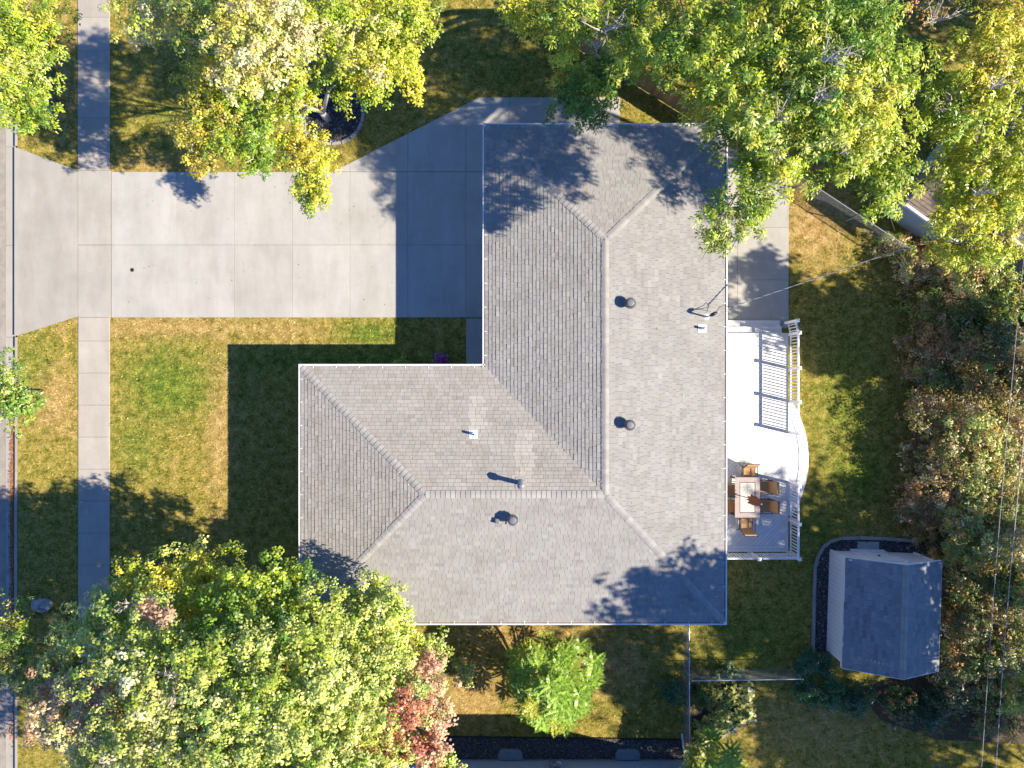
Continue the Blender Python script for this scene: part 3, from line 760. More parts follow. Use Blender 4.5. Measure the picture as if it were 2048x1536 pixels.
for x_ in (-wx + .04, -wx + .92, -wx + 2.45, wx - .04):
    m = MB(); m.box((x_, wy_ + .03, 1.0), (.11, .05, 1.9 if abs(x_) > 1.5 else 2.0)); m.build('corner_board', M['white'], shed)
m = MB(); m.box((-wx + 1.68, wy_ + .012, .95), (1.4, .03, 1.8)); dr = m.build('door', M['deckwhite'], shed)
for s in (-1, 1):
    m = MB(); m.box((-wx + 1.68 + s * .35, wy_ + .035, .95), (.6, .02, 1.6)); m.build('door_panel', M['white'], dr)
m = MB(); m.box((-wx + 1.72, wy_ + .06, 1.0), (.03, .05, .14)); m.build('handle', M['black'], dr)
m = MB(); m.box((-wx + 1.68, wy_ + .05, .05), (1.5, .12, .08)); m.build('threshold', M['white'], shed)
v3 = lambda x, y, z: Vector((x, y, z))
ez, rz_ = 1.80, 2.80
Ws = [v3(-hx, hy, ez), v3(-hx, -hy, ez), v3(0, -hy, rz_), v3(0, hy, rz_)]; Es = [v3(hx, -hy, ez), v3(hx, hy, ez), v3(0, hy, rz_), v3(0, -hy, rz_)]
m = MB()
for P_ in (Ws, Es): m.add([p - v3(0, 0, .015) for p in P_], [(0, 1, 2, 3)])
srf = m.build('roof', M['roofdeck'], shed)
shingle_field([('a', Ws), ('b', Es)], srf, Vector((0, 0, 0)), .15, .2, .36, {'a': (.27, .285, .305), 'b': (.27, .285, .305)}, .02, 300, overhang=.02, var=.085)
caps(v3(0, -hy, rz_), v3(0, hy, rz_), Ws, Es, srf, Vector((0, 0, 0)), M['cap'])
for s in (-1, 1):
    m = MB(); m.box((s * (hx + .015), 0, ez - .06), (.025, 2 * hy, .15)); m.build('eave_board', M['fascia'], shed)
    for q in (-1, 1):
        m = MB(); y_ = q * (hy + .012)
        m.add([(s * hx, y_ - .012, ez - .14), (0, y_ - .012, rz_ - .14), (0, y_ - .012, rz_ + .01), (s * hx, y_ - .012, ez + .01), (s * hx, y_ + .012, ez - .14), (0, y_ + .012, rz_ - .14), (0, y_ + .012, rz_ + .01), (s * hx, y_ + .012, ez + .01)],
              [(0, 1, 2, 3), (7, 6, 5, 4), (0, 4, 5, 1), (3, 2, 6, 7), (0, 3, 7, 4), (1, 5, 6, 2)]); m.build('barge_board', M['fascia'], shed)
shed.location = (scx, scy, .0); shed.rotation_euler = (0, 0, R(-1.85))

# ------------------------------------------------------------------ fences
wf = empty('wooden_fence', (5.4, 13.55, 0), 'tall cedar plank fence running diagonally behind the house corner', 'fence')
A = Vector((1.2, 16.18)); B = Vector((10.4, 10.45)); d = (B - A); L = d.length; d /= L; ang = math.atan2(d.y, d.x); wo = org['wooden_fence']
plk = MB(); plk.prism([(-.068, -.011), (.068, -.011), (.068, .011), (-.068, .011)], .05, 1.80); plk = plk.mesh('plank'); plk.materials.append(M['fence'])
n = int(L / .14)
for i in range(n):
    p = A + d * (L * (i + .5) / n); o = link('plank', plk, None, wf, Vector((p.x, p.y, random.uniform(-.02, .03))) - wo); o.rotation_euler = (0, random.gauss(0, .004), ang)
nn = Vector((-d.y, d.x))
for z_ in (.35, 1.0, 1.6):
    c = (A + B) / 2 + nn * .035; m = MB(); m.box((c.x, c.y, z_), (L, .04, .09), ang); m.build('rail', M['fence'], wf)
for i in range(6):
    c = A + d * (L * (i + .02) / 5.06) + nn * .10; m = MB(); m.box((c.x, c.y, .9), (.09, .09, 1.9), ang); m.build('post', M['fence'], wf)
def chain(name, A, B, label, h=1.2):
    A = Vector(A); B = Vector(B); d = B - A; L = d.length; d /= L; ang = math.atan2(d.y, d.x)
    r = empty(name, (A.x, A.y, 0), label, 'fence', 'chain link fences')
    m = MB(); m.tube([(A.x, A.y, h), (B.x, B.y, h)], .021, 8); m.build('top_rail', M['galv'], r)
    k = max(1, round(L / 2.6))
    for i in range(k + 1):
        p = A + d * (L * i / k); m = MB(); m.tube([(p.x, p.y, -.05), (p.x, p.y, h + .03)], .026, 8); m.lathe([(.033, 0), (.033, .02), (.01, .05)], (p.x, p.y, h + .03), 8); m.build('post', M['galv'], r)
    V = []; sp = .10; w = .003
    for s in (1, -1):
        t = -h
        while t < L + h:
            q0, q1 = (t, .04), (t + s * (h - .06), h - .02)
            # clip in length
            def cl(q0, q1):
                out = []
                for q in (q0, q1):
                    x = min(max(q[0], 0), L); f = 0 if q1[0] == q0[0] else (x - q0[0]) / (q1[0] - q0[0]); out.append((x, q0[1] + (q1[1] - q0[1]) * f))
                return out
            a, b = cl(q0, q1); t += sp
            if abs(a[0] - b[0]) < .01: continue
            for ox, oz in ((0, w), (1, 0)):
                pa = Vector((A.x + d.x * a[0], A.y + d.y * a[0], a[1])); pb = Vector((A.x + d.x * b[0], A.y + d.y * b[0], b[1]))
                e = Vector((-d.y * w, d.x * w, 0)) if ox else Vector((d.x * w, d.y * w, -w))
                V += [pa - e, pb - e, pb + e, pa + e]
    me = np_mesh('wire_mesh', np.array([list(v - org[r.name]) for v in V]), 4); o = link('wire_mesh', me, M['wire'], r); return r
chain('chain_link_fence', (7.68, foot[2][1] - .05), (7.72, -19), 'chain link fence running from the house corner towards the bottom edge')
chain('chain_link_fence', (7.80, -12.88), (12.6, -12.80), 'short chain link fence crossing from the long fence towards the shed')
chain('chain_link_fence', (10.55, 10.3), (17.3, 5.85), 'diagonal chain link fence behind the back lawn under the trees')

# ------------------------------------------------------------------ neighbours
nb_ = empty('neighbour_house', (2.2, -20, 0), 'neighbouring house with grey wall along the bottom edge', 'house')
by = W(0, 1519)[1]; bx1 = W(1372, 0)[0]
m = MB(); m.prism([(-6.5, by), (bx1, by), (bx1, by - 9), (-6.5, by - 9)], -.1, 4.4); m.build('wall', M['teal'], nb_)
m = MB(); m.prism([(-6.5, by + .015), (bx1, by + .015), (bx1, by - .1), (-6.5, by - .1)], -.1, .18); m.build('foundation', M['edging'], nb_)
m = MB(); e0 = by + .55; ym = by - 4.5
m.add([(-7, e0, 4.45), (bx1 + .4, e0, 4.45), (bx1 + .4, ym, 5.9), (-7, ym, 5.9), (-7, by - 9.5, 4.45), (bx1 + .4, by - 9.5, 4.45)], [(0, 1, 2, 3), (3, 2, 5, 4), (0, 3, 4), (1, 5, 2)]); m.build('roof', M['cap'], nb_)
m = MB(); m.prism([(-7, e0), (bx1 + .4, e0), (bx1 + .4, by - 9.5), (-7, by - 9.5)], 4.36, 4.44); m.build('soffit', M['fascia'], nb_)
def well(px, lab):
    x, y, _ = W(px, 1517); w = empty('window_well', (x, y, 0), lab, 'window well', 'window wells of the neighbouring house')
    out = [(-.55, 0), (-.55, .25), (-.47, .40), (-.33, .46), (.33, .46), (.47, .40), (.55, .25), (.55, 0)]
    m = MB(); m.prism([(x + a, y + b) for a, b in out], -.02, .13, .02); m.build('rim', M['plastic'], w)
    m = MB(); m.prism([(x + a * .88, y + b * .88 + .01) for a, b in out], .131, .16, .02); m.build('cover', M['glass' if False else 'plastic'], w)
well(1021, 'grey half-round window well cover left of the gas meter'); well(1255, 'grey half-round window well cover right of the gas meter')
gx, gy = W2(1108, 1514)
gm = empty('gas_meter', (gx, gy, 0), 'small grey gas meter with pipes on the neighbouring house wall', 'gas meter')
m = MB(); m.tube([(gx, gy, .55), (gx, gy, .78), (gx, gy, .83)], [.11, .12, .08], 12); m.build('meter_body', M['grey_metal'], gm)
m = MB(); m.tube([(gx - .22, gy, -.05), (gx - .22, gy, .9), (gx - .05, gy, .9), (gx - .05, gy, .8)], .022, 6); m.build('inlet_pipe', M['grey_metal'], gm)
m = MB(); m.tube([(gx + .07, gy, .8), (gx + .07, gy, 1.0), (gx + .2, gy, 1.0), (gx + .2, gy - .15, 1.0)], .02, 6); m.build('outlet_pipe', M['grey_metal'], gm)
m = MB(); m.lathe([(.13, .62), (.14, .66), (.10, .70)], (gx + .16, gy + .02, .0), 12); m.build('regulator', M['galv'], gm)
bp_ = [W2(860, 1474), W2(1362, 1480), W2(1366, 1519), W2(860, 1519)]
m = MB(); m.prism(bp_, -.03, .012); tag(m.build('mulch_strip', M['mulch']), 'dark mulch strip along the neighbouring house wall', kind='structure')
stones('mulch_chips', bp_, 5000, .012, 'dark chips covering the strip along the neighbouring wall', .02, .05)
le = empty('lawn_edging', (*W2(1100, 1473), 0), 'low dark plastic lawn edging beside the neighbour mulch strip', 'edging')
m = MB(); a, b = W2(862, 1473), W2(1360, 1479); m.prism([a, b, (b[0], b[1] + .04), (a[0], a[1] + .04)], -.02, .07); m.build('edging_strip', M['black'], le)
ds = empty('downspout_extension', (*W2(1367, 1500), 0), 'white downspout pipe lying on the ground by the house corner', 'pipe')
m = MB(); a, b = W2(1363, 1466), W2(1371, 1530); m.tube([(a[0], a[1], .05), (b[0], b[1], .06), (b[0] + .02, b[1] - .1, .35)], .045, 8); m.build('pipe', M['white'], ds)
# garage to the north-east and the house behind it
def rot_house(name, label, corner, ang, lx, ly, zw, zr, wallm, tintc, ov=.35):
    r = empty(name, (0, 0, 0), label, 'building')
    m = MB(); m.prism([(0, 0), (lx, 0), (lx, ly), (0, ly)], -.1, zw); m.build('wall', wallm, r)
    P1 = [v3(-ov, -ov, zw), v3(lx + ov, -ov, zw), v3(lx + ov, ly / 2, zr), v3(-ov, ly / 2, zr)]; P2 = [v3(lx + ov, ly + ov, zw), v3(-ov, ly + ov, zw), v3(-ov, ly / 2, zr), v3(lx + ov, ly / 2, zr)]
    m = MB()
    for P_ in (P1, P2): m.add([p - v3(0, 0, .015) for p in P_], [(0, 1, 2, 3)])
    m.add([(0, 0, zw), (0, ly, zw), (0, ly / 2, zr - .15)], [(0, 1, 2)]); m.add([(lx, 0, zw), (lx, ly, zw), (lx, ly / 2, zr - .15)], [(0, 2, 1)])
    rf = m.build('roof', M['roofdeck'], r)
    shingle_field([('a', P1), ('b', P2)], rf, Vector((0, 0, 0)), .16, .25, .45, {'a': tintc, 'b': tintc}, .018, 120)
    m = MB(); m.box((lx / 2, -ov - .06, zw - .03), (lx + 2 * ov, .11, .12)); m.build('gutter', M['fascia'], r)
    r.location = (corner[0], corner[1], 0); r.rotation_euler = (0, 0, ang); return r
c0 = W2(1772, 430); rot_house('neighbour_garage', 'pale garage with brown shingled roof half hidden by trees at upper right', c0, R(-36), 2.2, 7.5, 2.3, 3.6, M['teal'], (.24, .19, .155), .25)
c1_ = W2(1962, 492); rot_house('neighbour_building', 'building with grey shingled roof at the right edge behind the hedge', c1_, R(-40), 7, 7, 2.2, 4.0, M['cable'], (.24, .23, .225), .1)

# ------------------------------------------------------------------ vegetation
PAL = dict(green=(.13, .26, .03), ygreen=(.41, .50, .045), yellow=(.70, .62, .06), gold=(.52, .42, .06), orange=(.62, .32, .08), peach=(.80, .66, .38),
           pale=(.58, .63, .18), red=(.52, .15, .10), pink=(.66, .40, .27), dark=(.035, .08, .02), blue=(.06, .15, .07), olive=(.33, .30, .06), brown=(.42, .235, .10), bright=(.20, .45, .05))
def crown_leaves(lobes, dens, sub, per, L, Wd, crad, seed, flat=.7, shell=(.35, 1.05), up=.85, ragged=.14):
    """lobes -> clumps -> star shaped rosettes of leaves; tones are shared inside a clump"""
    r = np.random.default_rng(seed); Q = []; C = []; tips = []
    for lb in lobes:
        px, py, z, rp, hz, pal = lb
        c = np.array(W(px, py, z)); rad = rp * (HC - z) / F; rz = rad * hz
        names = list(pal); wts = np.array([pal[k] for k in names], float); wts /= wts.sum()
        n = max(3, int(dens * 2 * math.pi * rad * rad))
        d = unit(r.normal(size=(n * 2, 3))); d = d[d[:, 2] > -.4][:n]; n = len(d)
        rr = r.uniform(shell[0] ** 2, shell[1] ** 2, n) ** .5 * (1 + ragged * r.normal(size=n))
        cc = c + d * rr[:, None] * np.array([rad, rad, rz])
        pick = r.choice(len(names), n, p=wts)
        mean = np.array([PAL[k] for k in names]).T @ wts
        base = (np.array([PAL[names[k]] for k in pick]) * .6 + mean * .4) * r.lognormal(0, .14, (n, 1))
        R1 = crad * min(1.0, .45 + rad * .4)
        sc_ = (cc[:, None] + r.normal(size=(n, sub, 3)) * np.array([R1, R1, R1 * flat]) * .78)
        bc = np.repeat(base[:, None], sub, 1) * r.lognormal(0, .12, (n, sub, 1)) * r.normal(1, .03, (n, sub, 3))
        other = np.array([PAL[names[k]] for k in r.choice(len(names), n * sub, p=wts)]).reshape(n, sub, 3)
        bc = np.where((r.random((n, sub)) < .09)[..., None], other, bc)
        m = n * sub; sc2 = sc_.reshape(m, 3); dl = np.repeat(d, sub, 0); bc = bc.reshape(m, 3)
        a = r.uniform(0, 2 * math.pi, (m, per)); q = r.uniform(.2, 1.15, (m, per)) ** .8 * crad * .46
        radial = np.stack([np.cos(a), np.sin(a), 0 * a], -1)
        p = sc2[:, None] + radial * q[..., None] + np.array([0, 0, 1.0]) * (-(q ** 2) / (crad * .8) + r.normal(0, .03, q.shape))[..., None]
        nr = unit(np.array([0, 0, up]) + dl[:, None] * .3 + radial * .45 + r.normal(size=p.shape) * .28)
        az = radial + r.normal(size=p.shape) * .35 + np.array([0, 0, -.35])
        l = L * r.uniform(.7, 1.3, (m, per)); w = Wd * r.uniform(.75, 1.25, (m, per))
        Q.append(leaf_quads(p.reshape(-1, 3), nr.reshape(-1, 3), az.reshape(-1, 3), l.ravel(), w.ravel()))
        C.append(np.clip((bc[:, None] * r.lognormal(0, .13, (m, per, 1)) * r.normal(1, .04, (m, per, 3))).reshape(-1, 3), .006, .8))
        tips.append((c, rad, rz, cc))
    return np.concatenate(Q).reshape(-1, 3), np.concatenate(C), tips
def tree(name, label, base, lobes, cat='tree', group=None, dens=1.6, sub=6, per=18, L=.13, Wd=.07, crad=.5, seed=1, trunk_r=.2, bark='bark', fork=.35, twigs=.3, limb=1.0, stems=1, **kw):
    bx, by_ = base
    o = empty(name, (bx, by_, 0), label, cat, group)
    v, c, tips = crown_leaves(lobes, dens, sub, per, L, Wd, crad, seed, **kw)
    me = np_mesh('crown', v - np.array([bx, by_, 0]), 4, c); link('crown', me, M['leaf'], o)
    r = random.Random(seed); m = MB()
    zc = np.mean([t[0][2] for t in tips]); fz = zc * fork
    m.tube([(bx, by_, -.1), (bx + r.uniform(-.1, .1), by_ + r.uniform(-.1, .1), fz * .5), (bx, by_, fz)], [trunk_r * 1.35, trunk_r, trunk_r * .9], 10)
    m.build('trunk', M[bark], o, True)
    tw = MB()
    # a few main stems lean out towards groups of lobes, limbs leave the stems
    order = sorted(range(len(tips)), key=lambda q: math.atan2(tips[q][0][1] - by_, tips[q][0][0] - bx)); home = {}
    for g_ in range(stems):
        grp = order[g_ * len(order) // stems:(g_ + 1) * len(order) // stems]
        if not grp: continue
        cen = sum((Vector(tips[q][0]) for q in grp), Vector((0, 0, 0))) / len(grp); s0 = Vector((bx, by_, fz * (.8 if stems > 1 else 1)))
        if stems > 1:
            e1 = s0.lerp(cen, .42); e1.z = fz + (cen.z - fz) * .5; k1 = s0.lerp(e1, .5) + Vector((r.uniform(-.2, .2), r.uniform(-.2, .2), .25))
            kr = trunk_r * (.8 if stems < 4 else .68); m = MB(); m.tube([s0 - Vector((0, 0, .2)), k1, e1], [kr, kr * .8, kr * .55], 8); m.build('limb', M[bark], o, True)
        else: e1 = s0
        for q in grp: home[q] = e1
    for ti_, t in enumerate(tips):
        e = Vector(t[0]); s = home[ti_]; mid = s.lerp(e, .5) + Vector((r.uniform(-.4, .4), r.uniform(-.4, .4), abs(e.z - s.z) * .18)); q = s.lerp(e, .25) + (mid - s.lerp(e, .5)) * .6
        k = limb * trunk_r * (.22 + .10 * min(t[1], 2.5)) * (.75 if stems > 1 else 1)
        m = MB(); m.tube([s, q, mid, e, e + (e - mid) * .35], [k, k * .85, k * .65, k * .42, k * .15], 7); m.build('limb', M[bark], o, True)
        for p in t[3]:
            if r.random() < twigs:
                p = Vector(p); a = mid.lerp(e, r.uniform(.3, 1.2)); b = a.lerp(p, .55) + Vector((r.uniform(-.15, .15), r.uniform(-.15, .15), r.uniform(-.05, .2)))
                tw.tube([a, b, p + (p - b) * .25], [.026 * (1 + trunk_r), .016 * (1 + trunk_r), .005], 4, False)
    if tw.v: tw.build('twigs', M['twig' if bark != 'birch' else 'birch'], o)['kind'] = 'stuff'
    return o
def bare(o, px, py, z, size, n, seed):
    """a dead limb end with leafless grey twigs standing out of the crown"""
    r = random.Random(seed); c = Vector(W(px, py, z)); m = MB()
    for i in range(n):
        a = r.uniform(0, 6.28); d = Vector((math.cos(a), math.sin(a), r.uniform(.1, .9))).normalized() * size * r.uniform(.5, 1.1); k = d.cross(Vector((0, 0, 1))) * r.uniform(-.35, .35)
        p1 = c + d * .5 + k * .5; p2 = c + d + k * .2; m.tube([c - Vector((0, 0, .3)), p1, p2], [.03, .02, .006], 5, False)
        for q in range(3):
            t = r.uniform(.3, .9); b = c.lerp(p1, t * 1.2) if t < .5 else p1.lerp(p2, t * .8); e = b + Vector((r.uniform(-1, 1), r.uniform(-1, 1), r.uniform(0, .6))) * size * .4; m.tube([b, b.lerp(e, .5) + k * .1, e], [.012, .009, .004], 4, False)
    m.build('dead_branch', M['deadwood'], o)
M['deadwood'] = plain('dead_wood', (.46, .40, .35), .85, .2, 8)
G = dict(green=4, ygreen=4, yellow=1)
# large maple, lower left
mp = dict(pale=6, ygreen=2, green=2.6)
mpl = [(335, 1192, 5.5, 90, .7, dict(ygreen=4, yellow=3, pale=2)), (432, 1168, 5.0, 66, .7, dict(yellow=3, ygreen=3, pale=1)), (210, 1270, 5.0, 95, .7, mp), (138, 1345, 4.3, 66, .7, dict(green=3, pale=3, red=1)),
       (480, 1230, 6.5, 95, .7, dict(green=4, ygreen=3)), (590, 1215, 5.5, 70, .7, dict(green=4, ygreen=2)), (640, 1260, 6.0, 90, .7, mp), (760, 1270, 5.2, 85, .7, mp), (740, 1215, 4.8, 45, .7, dict(green=3, ygreen=3)),
       (830, 1330, 4.4, 55, .7, mp), (300, 1330, 7.2, 120, .6, mp), (450, 1350, 8.0, 110, .6, mp), (600, 1370, 8.0, 125, .6, mp), (740, 1390, 6.5, 105, .7, mp), (850, 1365, 5.2, 45, .7, dict(pink=4, red=1)), (785, 1432, 7.2, 50, .7, dict(red=3, pink=2, ygreen=.6)), (855, 1420, 5.0, 42, .7, dict(pink=3, red=1, pale=2)),
       (178, 1430, 5.8, 98, .7, dict(peach=3, pink=3, pale=2, ygreen=1)), (108, 1440, 4.6, 52, .7, dict(pink=3, red=1, green=1)), (128, 1378, 5.4, 40, .7, dict(pink=4, red=2)), (320, 1450, 8.0, 120, .6, dict(pale=4, peach=3, ygreen=3)), (470, 1480, 9.0, 120, .6, mp), (630, 1500, 8.6, 120, .6, mp),
       (760, 1500, 6.5, 90, .7, dict(pale=3, ygreen=3, red=1.5, pink=1)), (835, 1485, 6.4, 48, .7, dict(red=2.5, pink=2, pale=.6)), (212, 1520, 6.0, 92, .7, dict(peach=2, pale=3, ygreen=3)), (312, 1242, 7.4, 30, .8, dict(pink=1)),
       (870, 1520, 4.5, 35, .7, mp), (400, 1580, 8.5, 130, .6, mp), (620, 1610, 8.0, 130, .6, mp), (250, 1620, 6.5, 120, .6, mp)]
mt_ = tree('maple_tree', 'large spreading maple with pale green leaves and patches of red, lower left', (-11.2, -13.8), mpl, seed=11, dens=1.75, sub=7, per=34, L=.105, Wd=.08, crad=.46, ragged=.15, trunk_r=.34, twigs=.10, limb=.8, stems=5)
bare(mt_, 345, 1362, 8.6, .9, 7, 1); bare(mt_, 330, 1392, 8.4, .7, 6, 2); bare(mt_, 255, 1212, 7.0, .5, 4, 3)
# birch in the ring bed
bt = dict(ygreen=4, yellow=3, green=2)
bl = [(430, 170, 7.2, 60, .7, dict(gold=2, ygreen=3, yellow=2)), (400, 235, 7.0, 55, .7, dict(gold=3, olive=3, ygreen=2)), (390, 300, 6.2, 38, .8, dict(gold=3, yellow=2)), (480, 250, 6.8, 62, .7, dict(ygreen=4, green=3)), (505, 305, 6.0, 50, .8, dict(green=4, ygreen=3)),
      (560, 190, 7.5, 60, .7, bt), (590, 300, 5.6, 48, .8, dict(gold=2, yellow=3, ygreen=3)), (630, 350, 5.2, 50, .9, dict(gold=2, yellow=2, ygreen=4)), (615, 395, 4.8, 26, .9, dict(ygreen=3, green=2)), (660, 180, 6.0, 40, .7, dict(green=3, ygreen=4)),
      (520, 60, 9.5, 90, .6, dict(peach=5, yellow=3, ygreen=2)), (480, 110, 9.0, 60, .6, dict(peach=4, yellow=3)), (580, 90, 9.2, 55, .6, dict(peach=4, ygreen=3)), (420, 30, 8.6, 80, .6, dict(ygreen=4, green=3, peach=2)), (300, 25, 7.5, 55, .6, dict(ygreen=3, peach=3)), (290, 60, 7.0, 22, .7, dict(peach=3)),
      (700, 60, 8.6, 75, .6, dict(ygreen=4, yellow=2, peach=2)), (770, 40, 8.0, 70, .6, dict(ygreen=5, yellow=2, green=2)), (760, 120, 7.4, 65, .7, dict(yellow=4, ygreen=4)), (810, 150, 6.6, 45, .7, dict(yellow=4, ygreen=3)), (730, 165, 6.4, 40, .7, dict(ygreen=4, green=2)), (835, 30, 7.0, 32, .7, bt), (640, 20, 9.0, 50, .6, dict(green=3, ygreen=3))]
tree('birch_tree', 'pale barked tree with golden green leaves growing from the round bed', (W2(655, 238)), bl, seed=21, dens=2.9, sub=7, per=28, L=.095, Wd=.066, crad=.40, trunk_r=.14, bark='birch', fork=.17, twigs=.3, ragged=.2, limb=1.1, stems=4)
# three tall trees at upper right
al = dict(ygreen=6, green=3, yellow=1.2)
aa_ = tree('ash_tree', 'tall green tree with yellowing outer twigs above the cedar fence', (5.8, 15.6), [(1060, 40, 8.0, 50, .7, dict(yellow=4, ygreen=4, gold=1)), (1110, 70, 7.6, 42, .7, dict(yellow=3, ygreen=4, gold=1)), (1035, 20, 7.5, 28, .7, dict(yellow=3, ygreen=3)), (1140, 20, 8.6, 60, .7, al), (1235, 20, 8.5, 60, .7, al),
    (1165, 172, 6.0, 56, .8, dict(green=6, dark=1, ygreen=1)), (1205, 160, 6.0, 42, .8, dict(green=6, dark=1, ygreen=1)), (1170, 222, 5.4, 40, .8, dict(green=6, blue=1)), (1120, 135, 6.4, 22, .8, dict(gold=3, yellow=2)), (1290, 70, 9.0, 80, .7, al), (1350, 100, 8.5, 60, .7, dict(ygreen=4, green=5)), (1380, 60, 10, 90, .7, al)],
    seed=31, dens=1.65, sub=8, per=30, L=.145, Wd=.05, crad=.46, fork=.6, trunk_r=.22, twigs=.4, ragged=.18, limb=.6, stems=3)
bare(aa_, 1210, 55, 9.6, .9, 8, 8); bare(aa_, 1195, 90, 8.6, .7, 6, 9)
ab_ = tree('ash_tree', 'tallest leafy tree overhanging the upper right roof corner', (11.6, 12.3), [(1470, 90, 10.5, 100, .6, al), (1560, 60, 11, 110, .6, al), (1430, 180, 9.8, 58, .7, dict(yellow=3, ygreen=4)), (1450, 262, 8.8, 42, .7, al), (1500, 210, 10.4, 85, .6, dict(ygreen=4, pale=3, yellow=2)), (1600, 170, 11, 110, .6, dict(ygreen=4, green=4, pale=2)),
    (1680, 80, 11, 100, .6, dict(green=5, ygreen=3)), (1700, 190, 11, 100, .6, dict(yellow=3, ygreen=4, pale=2)), (1555, 285, 10, 72, .6, al), (1660, 285, 10, 82, .6, dict(ygreen=4, green=3, pale=1)), (1740, 290, 9.8, 85, .6, dict(ygreen=4, green=3, yellow=2)), (1790, 180, 10, 75, .6, al), (1800, 335, 10.4, 44, .7, al), (1738, 372, 10.0, 52, .7, al), (1772, 412, 8.0, 26, .7, al),
    (1640, 50, 8.0, 85, .6, dict(green=5, ygreen=2)), (1555, 30, 8.0, 85, .6, dict(green=5, ygreen=2)), (1465, 55, 7.6, 80, .6, dict(green=4, ygreen=3)), (1720, 110, 8.4, 80, .6, dict(green=5, ygreen=2)), (1740, 20, 8.4, 60, .6, dict(green=5, ygreen=2)), (1490, 330, 9.2, 42, .7, dict(green=3, ygreen=3)), (1520, 380, 9.0, 50, .7, dict(green=3, ygreen=4)), (1450, 420, 8.8, 38, .7, dict(green=4, ygreen=3, pale=1)), (1485, 455, 8.6, 28, .7, dict(ygreen=4, pale=2)), (1430, 470, 8.6, 18, .7, dict(ygreen=3, pale=1))],
    seed=32, dens=1.65, sub=8, per=30, L=.145, Wd=.05, crad=.46, fork=.6, trunk_r=.30, twigs=.3, ragged=.18, limb=.6, stems=3)
bare(ab_, 1655, 112, 12.2, .8, 7, 4); bare(ab_, 1645, 190, 11.8, .7, 6, 5); bare(ab_, 1560, 232, 11.2, .6, 5, 6); bare(ab_, 1700, 300, 10.8, .5, 5, 7)
yl = dict(yellow=3, gold=.8, ygreen=6)
ac_ = tree('ash_tree', 'yellowing tree at the upper right edge of the picture', (17.2, 8.6), [(1960, 110, 10, 75, .6, dict(yellow=4, gold=2, ygreen=4)), (2020, 60, 10, 70, .6, dict(gold=3, yellow=2, ygreen=3)), (2010, 190, 9.8, 80, .6, yl), (1930, 220, 9.4, 60, .6, dict(green=3, ygreen=4, yellow=1)), (1960, 310, 9.0, 85, .6, dict(ygreen=5, yellow=2)), (2040, 300, 9.4, 80, .6, yl), (1928, 365, 8.0, 50, .7, dict(ygreen=5, green=2, yellow=1)),
    (1980, 410, 8.2, 75, .6, yl), (1890, 430, 7.0, 24, .7, dict(ygreen=5, yellow=2)), (1930, 490, 6.4, 55, .7, dict(yellow=3, ygreen=4)), (2010, 470, 7.2, 40, .7, yl), (1895, 505, 5.6, 35, .7, dict(ygreen=4, yellow=2)), (2050, 400, 8.4, 60, .6, yl), (1905, 165, 8.6, 28, .7, dict(green=3, ygreen=3))],
    seed=33, dens=1.65, sub=8, per=30, L=.145, Wd=.05, crad=.46, fork=.6, trunk_r=.26, twigs=.35, ragged=.18, limb=.6, stems=3)
bare(ac_, 1905, 212, 9.6, .8, 7, 10); bare(ac_, 1995, 170, 10.8, .6, 5, 11); bare(ac_, 1960, 385, 9.6, .6, 5, 12)
rt_ = tree('rust_tree', 'small tree with rust orange leaves and bare twigs at the top right edge', (13.6, 15.2), [(1835, 10, 5.0, 50, .7, dict(orange=3, brown=3, gold=2)), (1900, 5, 5.5, 42, .7, dict(green=3, gold=1))], seed=34, dens=1.3, sub=5, per=10, L=.13, Wd=.06, crad=.5, trunk_r=.12, twigs=1.0)
bare(rt_, 1872, 35, 6.5, 1.0, 9, 13)
# street side trees
tree('street_tree', 'green street tree in the top left corner beside the kerb', (-20.6, 12.7), [(30, 40, 5.6, 85, .7, G), (85, 60, 5.0, 45, .7, dict(ygreen=3, green=3)), (20, 150, 5.4, 80, .7, dict(pale=2, ygreen=4, green=2)), (70, 195, 4.4, 50, .7, dict(green=4, ygreen=3)), (20, 225, 4.4, 45, .7, dict(green=3, ygreen=4)), (-40, 120, 5.8, 90, .7, G)], seed=41, dens=2.3, sub=7, per=26, L=.12, Wd=.05, crad=.42, limb=.6, trunk_r=.16, twigs=.4)
tree('young_tree', 'small rounded green tree at the left edge above the kerb', W2(84, 780), [(5, 790, 3.2, 55, .7, dict(green=5, pale=3, ygreen=1)), (40, 790, 2.8, 36, .7, dict(green=5, pale=3)), (-15, 760, 3.2, 40, .7, dict(green=5, pale=2))], seed=42, dens=4.0, sub=6, per=16, L=.13, Wd=.06, crad=.32, trunk_r=.06, twigs=.3)
tree('curbside_tree', 'dark shaded tree over the street at the lower left edge', W2(70, 1230), [(10, 1240, 4.2, 55, .7, dict(green=4, olive=3)), (15, 1330, 4.0, 45, .7, dict(olive=3, gold=1, green=3)), (-20, 1290, 4.4, 70, .7, dict(green=4, olive=3))], seed=43, dens=2.2, sub=6, per=16, L=.13, Wd=.06, crad=.42, limb=.6, trunk_r=.10, twigs=.4)
